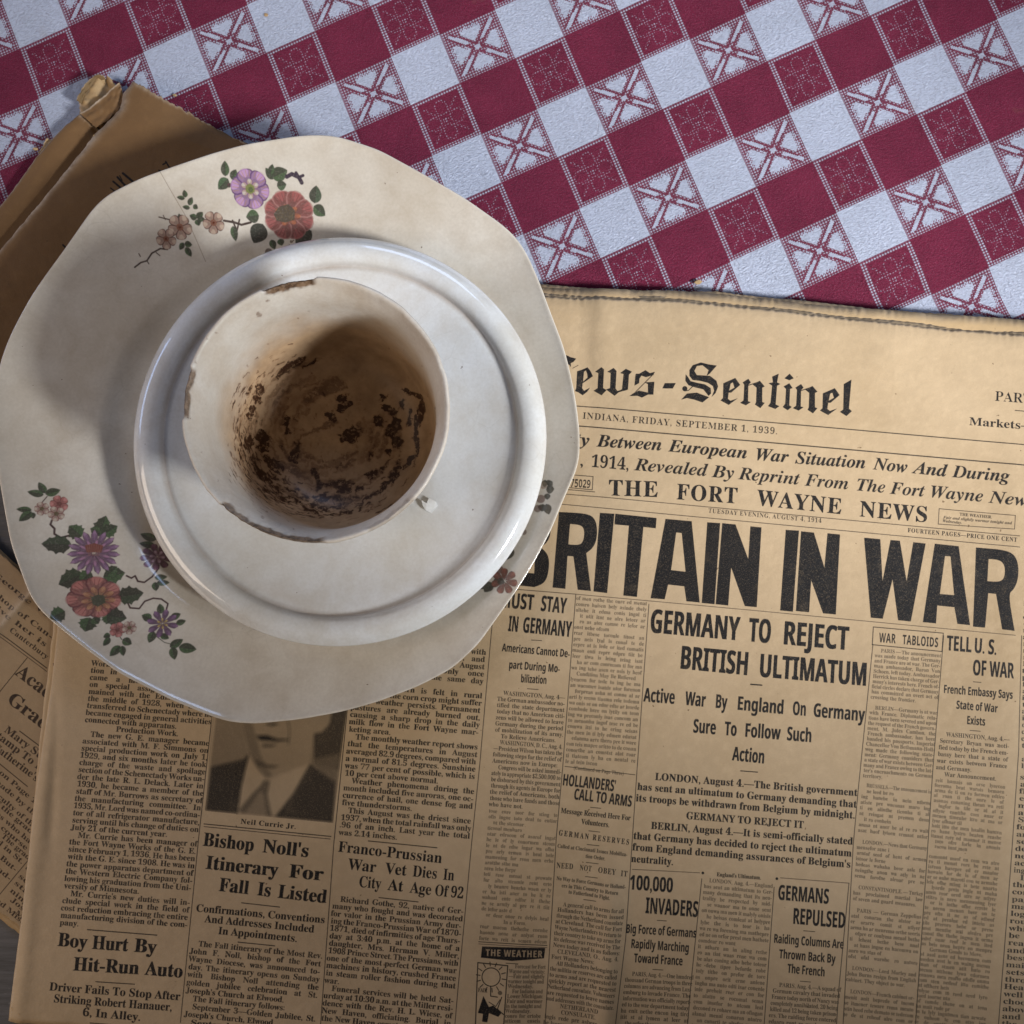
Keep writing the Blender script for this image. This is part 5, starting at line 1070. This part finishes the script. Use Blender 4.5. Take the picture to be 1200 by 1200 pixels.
# small marks high on the pale wall
g5 = lambda p: crop(200, 300, 3.3333, p)
for x, y, r in ((380, 176, 7), (346, 230, 11), (178, 303, 4), (142, 323, 5), (90, 410, 5), (155, 285, 5), (235, 570, 3), (300, 430, 3), (500, 243, 4), (540, 215, 3), (120, 770, 3)): C.disc(g5([(x, y)])[0], r / 3.33, .5, .8, 9)
for i in range(60):
    t = rc.uniform(1.3, 3.0); x, y = 565 + 500 * math.cos(t), 590 + 500 * math.sin(t)
    C.line(g5([(x, y), (x + rc.uniform(10, 30), y + rc.uniform(0, 12))]), .3, .45, rc.uniform(.2, .6))
for i in range(40):
    x, y = rc.uniform(430, 720), rc.uniform(200, 270); C.line(g5([(x, y), (x + rc.uniform(8, 22), y - rc.uniform(-3, 6))]), .3, .4, rc.uniform(.2, .5))
for _ in range(2):
    for ax in (0, 1): cv.a = (cv.a * 2 + np.roll(cv.a, 2, ax) + np.roll(cv.a, -2, ax)) / 4
cv.a = np.clip(cv.a * 1.45, 0, 1)
stain_img = cv.image('cup_stains', True)
# chips of the rim, by direction as seen in the photograph
def rim_dir(px, py):
    x, y = U(px, py, zr_c); return math.atan2(float(y) - ky_, float(x) - kx_) % (2 * math.pi)
chips = [(rim_dir(310, 345), rim_dir(369, 324), 1.0, .0030), (rim_dir(213, 490), rim_dir(222, 430), .9, .0026), (rim_dir(256, 592), rim_dir(290, 615), .8, .0016), (rim_dir(285, 613), rim_dir(380, 633), .9, .0014), (rim_dir(488, 588), rim_dir(430, 622), .35, .0012)]
def chip_w(t):
    w = np.zeros_like(t)
    for a, b, amp, wd in chips:
        d = (b - a + np.pi) % (2 * np.pi) - np.pi; mid = a + d / 2
        q = np.abs((t - mid + np.pi) % (2 * np.pi) - np.pi) / (abs(d) / 2)
        w = np.maximum(w, amp * (1 - sstep(.85, 1.1, q)))
    return w
NCUP = 720
def wob(r, z, t, i):
    zi = z[0]; edge = sstep(.0595, .0634, zi); c = chip_w(t) * edge
    r = r * (1 + .006 * np.cos(2 * t + 2.2) * sstep(.02, .06, zi)) + .00012 * vnoise(t * 9, t * 0, 7) * edge + .00004 * vnoise(t * 40, t * 0, 8) * edge
    z = z - c * (.0008 + .00025 * vnoise(t * 34, t * 0, 9)) + .00025 * vnoise(t * 3, t * 0, 12) * edge
    if i > _ci: r = r - c * (.0007 + .0002 * vnoise(t * 30, t * 0, 10))
    return r, z
chipcv = Canvas(0, 0, 1, 1, 16, 1)
def cup_extra(n, c, o):
    dn = n('ShaderNodeTexNoise'); dn.inputs['Scale'].default_value = 420; dn.inputs['Detail'].default_value = 3; n.link(o, dn.inputs['Vector']); sb = n('ShaderNodeVectorMath'); sb.operation = 'SUBTRACT'; sb.inputs[1].default_value = (.5, .5, .5); n.link(dn.outputs['Color'], sb.inputs[0])
    scv = n('ShaderNodeVectorMath'); scv.operation = 'SCALE'; scv.inputs['Scale'].default_value = .016; n.link(sb.outputs[0], scv.inputs[0]); ad = n('ShaderNodeVectorMath'); ad.operation = 'ADD'; n.link(n.uv(), ad.inputs[0]); n.link(scv.outputs[0], ad.inputs[1])
    t = n.image(stain_img, ad.outputs[0]); sp2 = n('ShaderNodeSeparateColor'); n.link(t.outputs['Color'], sp2.inputs[0])
    # brown film soaked into the lower half of the bowl (by height in the cup)
    tc = n('ShaderNodeTexCoord'); xyz = n('ShaderNodeSeparateXYZ'); n.link(tc.outputs['Object'], xyz.inputs[0]); z = xyz.outputs[2]
    wob_ = n.math('ADD', z, n.math('MULTIPLY', n.math('SUBTRACT', n.noise(o, 45, 3, .6), .5), .022))
    film = n.mapr(wob_, K0 + .028, K0 + .048, .90, 0.0)
    vc = n('ShaderNodeVertexColor'); vc.layer_name = 'inside'; s3 = n('ShaderNodeSeparateColor'); n.link(vc.outputs[0], s3.inputs[0])
    film = n.math('MULTIPLY', film, s3.outputs[0])
    brown = n.mix(n.mapr(n.noise(o, 130, 4, .65), .35, .7), (.45, .29, .155), (.28, .165, .078))
    c = n.mix(film, c, brown)
    blot = n.mapr(n.noise(o, 620, 4, .75), .34, .47, .25, 1.0)
    c = n.mix(n.math('MULTIPLY', n.math('MULTIPLY', sp2.outputs[0], blot), s3.outputs[0]), c, n.mix(n.mapr(n.math('MULTIPLY', sp2.outputs[0], blot), .3, .85), (.16, .066, .026), (.050, .021, .010)))
    chipc = n.mix(n.mapr(n.noise(o, 420, 3, .7), .4, .6), (.22, .14, .085), (.08, .045, .025))
    c = n.mix(s3.outputs[1], c, chipc)
    return c
m_cup = glaze('worn_cream_glaze', (.64, .60, .54), (.54, .46, .36), (.42, .32, .22), extra=cup_extra, rough=.38, bumps=.25, coat=.04, spec=.28)
cup = empty('chipped_cup', (kx_, ky_, K0)); tag(cup, 'cream cup with chipped rim and dried brown dregs inside, standing on the saucer', 'cup')
cb = lathe('cup_body', ips, kx_, ky_, K0, m_cup, cup, NCUP, wob)
at_ = cb.data.color_attributes.new('inside', 'FLOAT_COLOR', 'POINT')
tt = np.linspace(0, 2 * np.pi, NCUP, endpoint=False)
colr = np.zeros((len(ips), NCUP, 4), np.float32); colr[..., 3] = 1
colr[:_ci + 1, :, 0] = 1
for i in range(len(ips)):
    zi = ips[i, 1]; outer = i > _ci
    lo = .0624 if not outer else .0612
    rag = .0007 * vnoise(tt * 14, tt * 0, 20) + .0003 * vnoise(tt * 50, tt * 0, 21)
    colr[i, :, 1] = chip_w(tt) * sstep(lo - .0005, lo + .0005, zi + rag)
at_.data.foreach_set('color', colr.reshape(-1))

# small glaze flake lying on the saucer right of the cup
zf = S0 + .0096
fx_, fy_ = U(np.array([494, 500, 503, 511, 513, 509, 505, 499, 496]), np.array([586, 590, 584, 588, 594, 596, 601, 598, 594]), zf)
vs = [(a, b, zf + .0001 * (i % 3)) for i, (a, b) in enumerate(zip(fx_, fy_))]; k9 = len(vs); vs += [(a, b, zf + .0007 + .0002 * (i % 2)) for i, (a, b) in enumerate(zip(fx_, fy_))]
fl = mesh('glaze_chip', vs, [tuple(range(k9)), tuple(range(k9, 2 * k9))] + [(i, (i + 1) % k9, k9 + (i + 1) % k9, k9 + i) for i in range(k9)], m_saucer, smooth=False)
tag(fl, 'small white flake of glaze on the saucer beside the cup', 'chip')
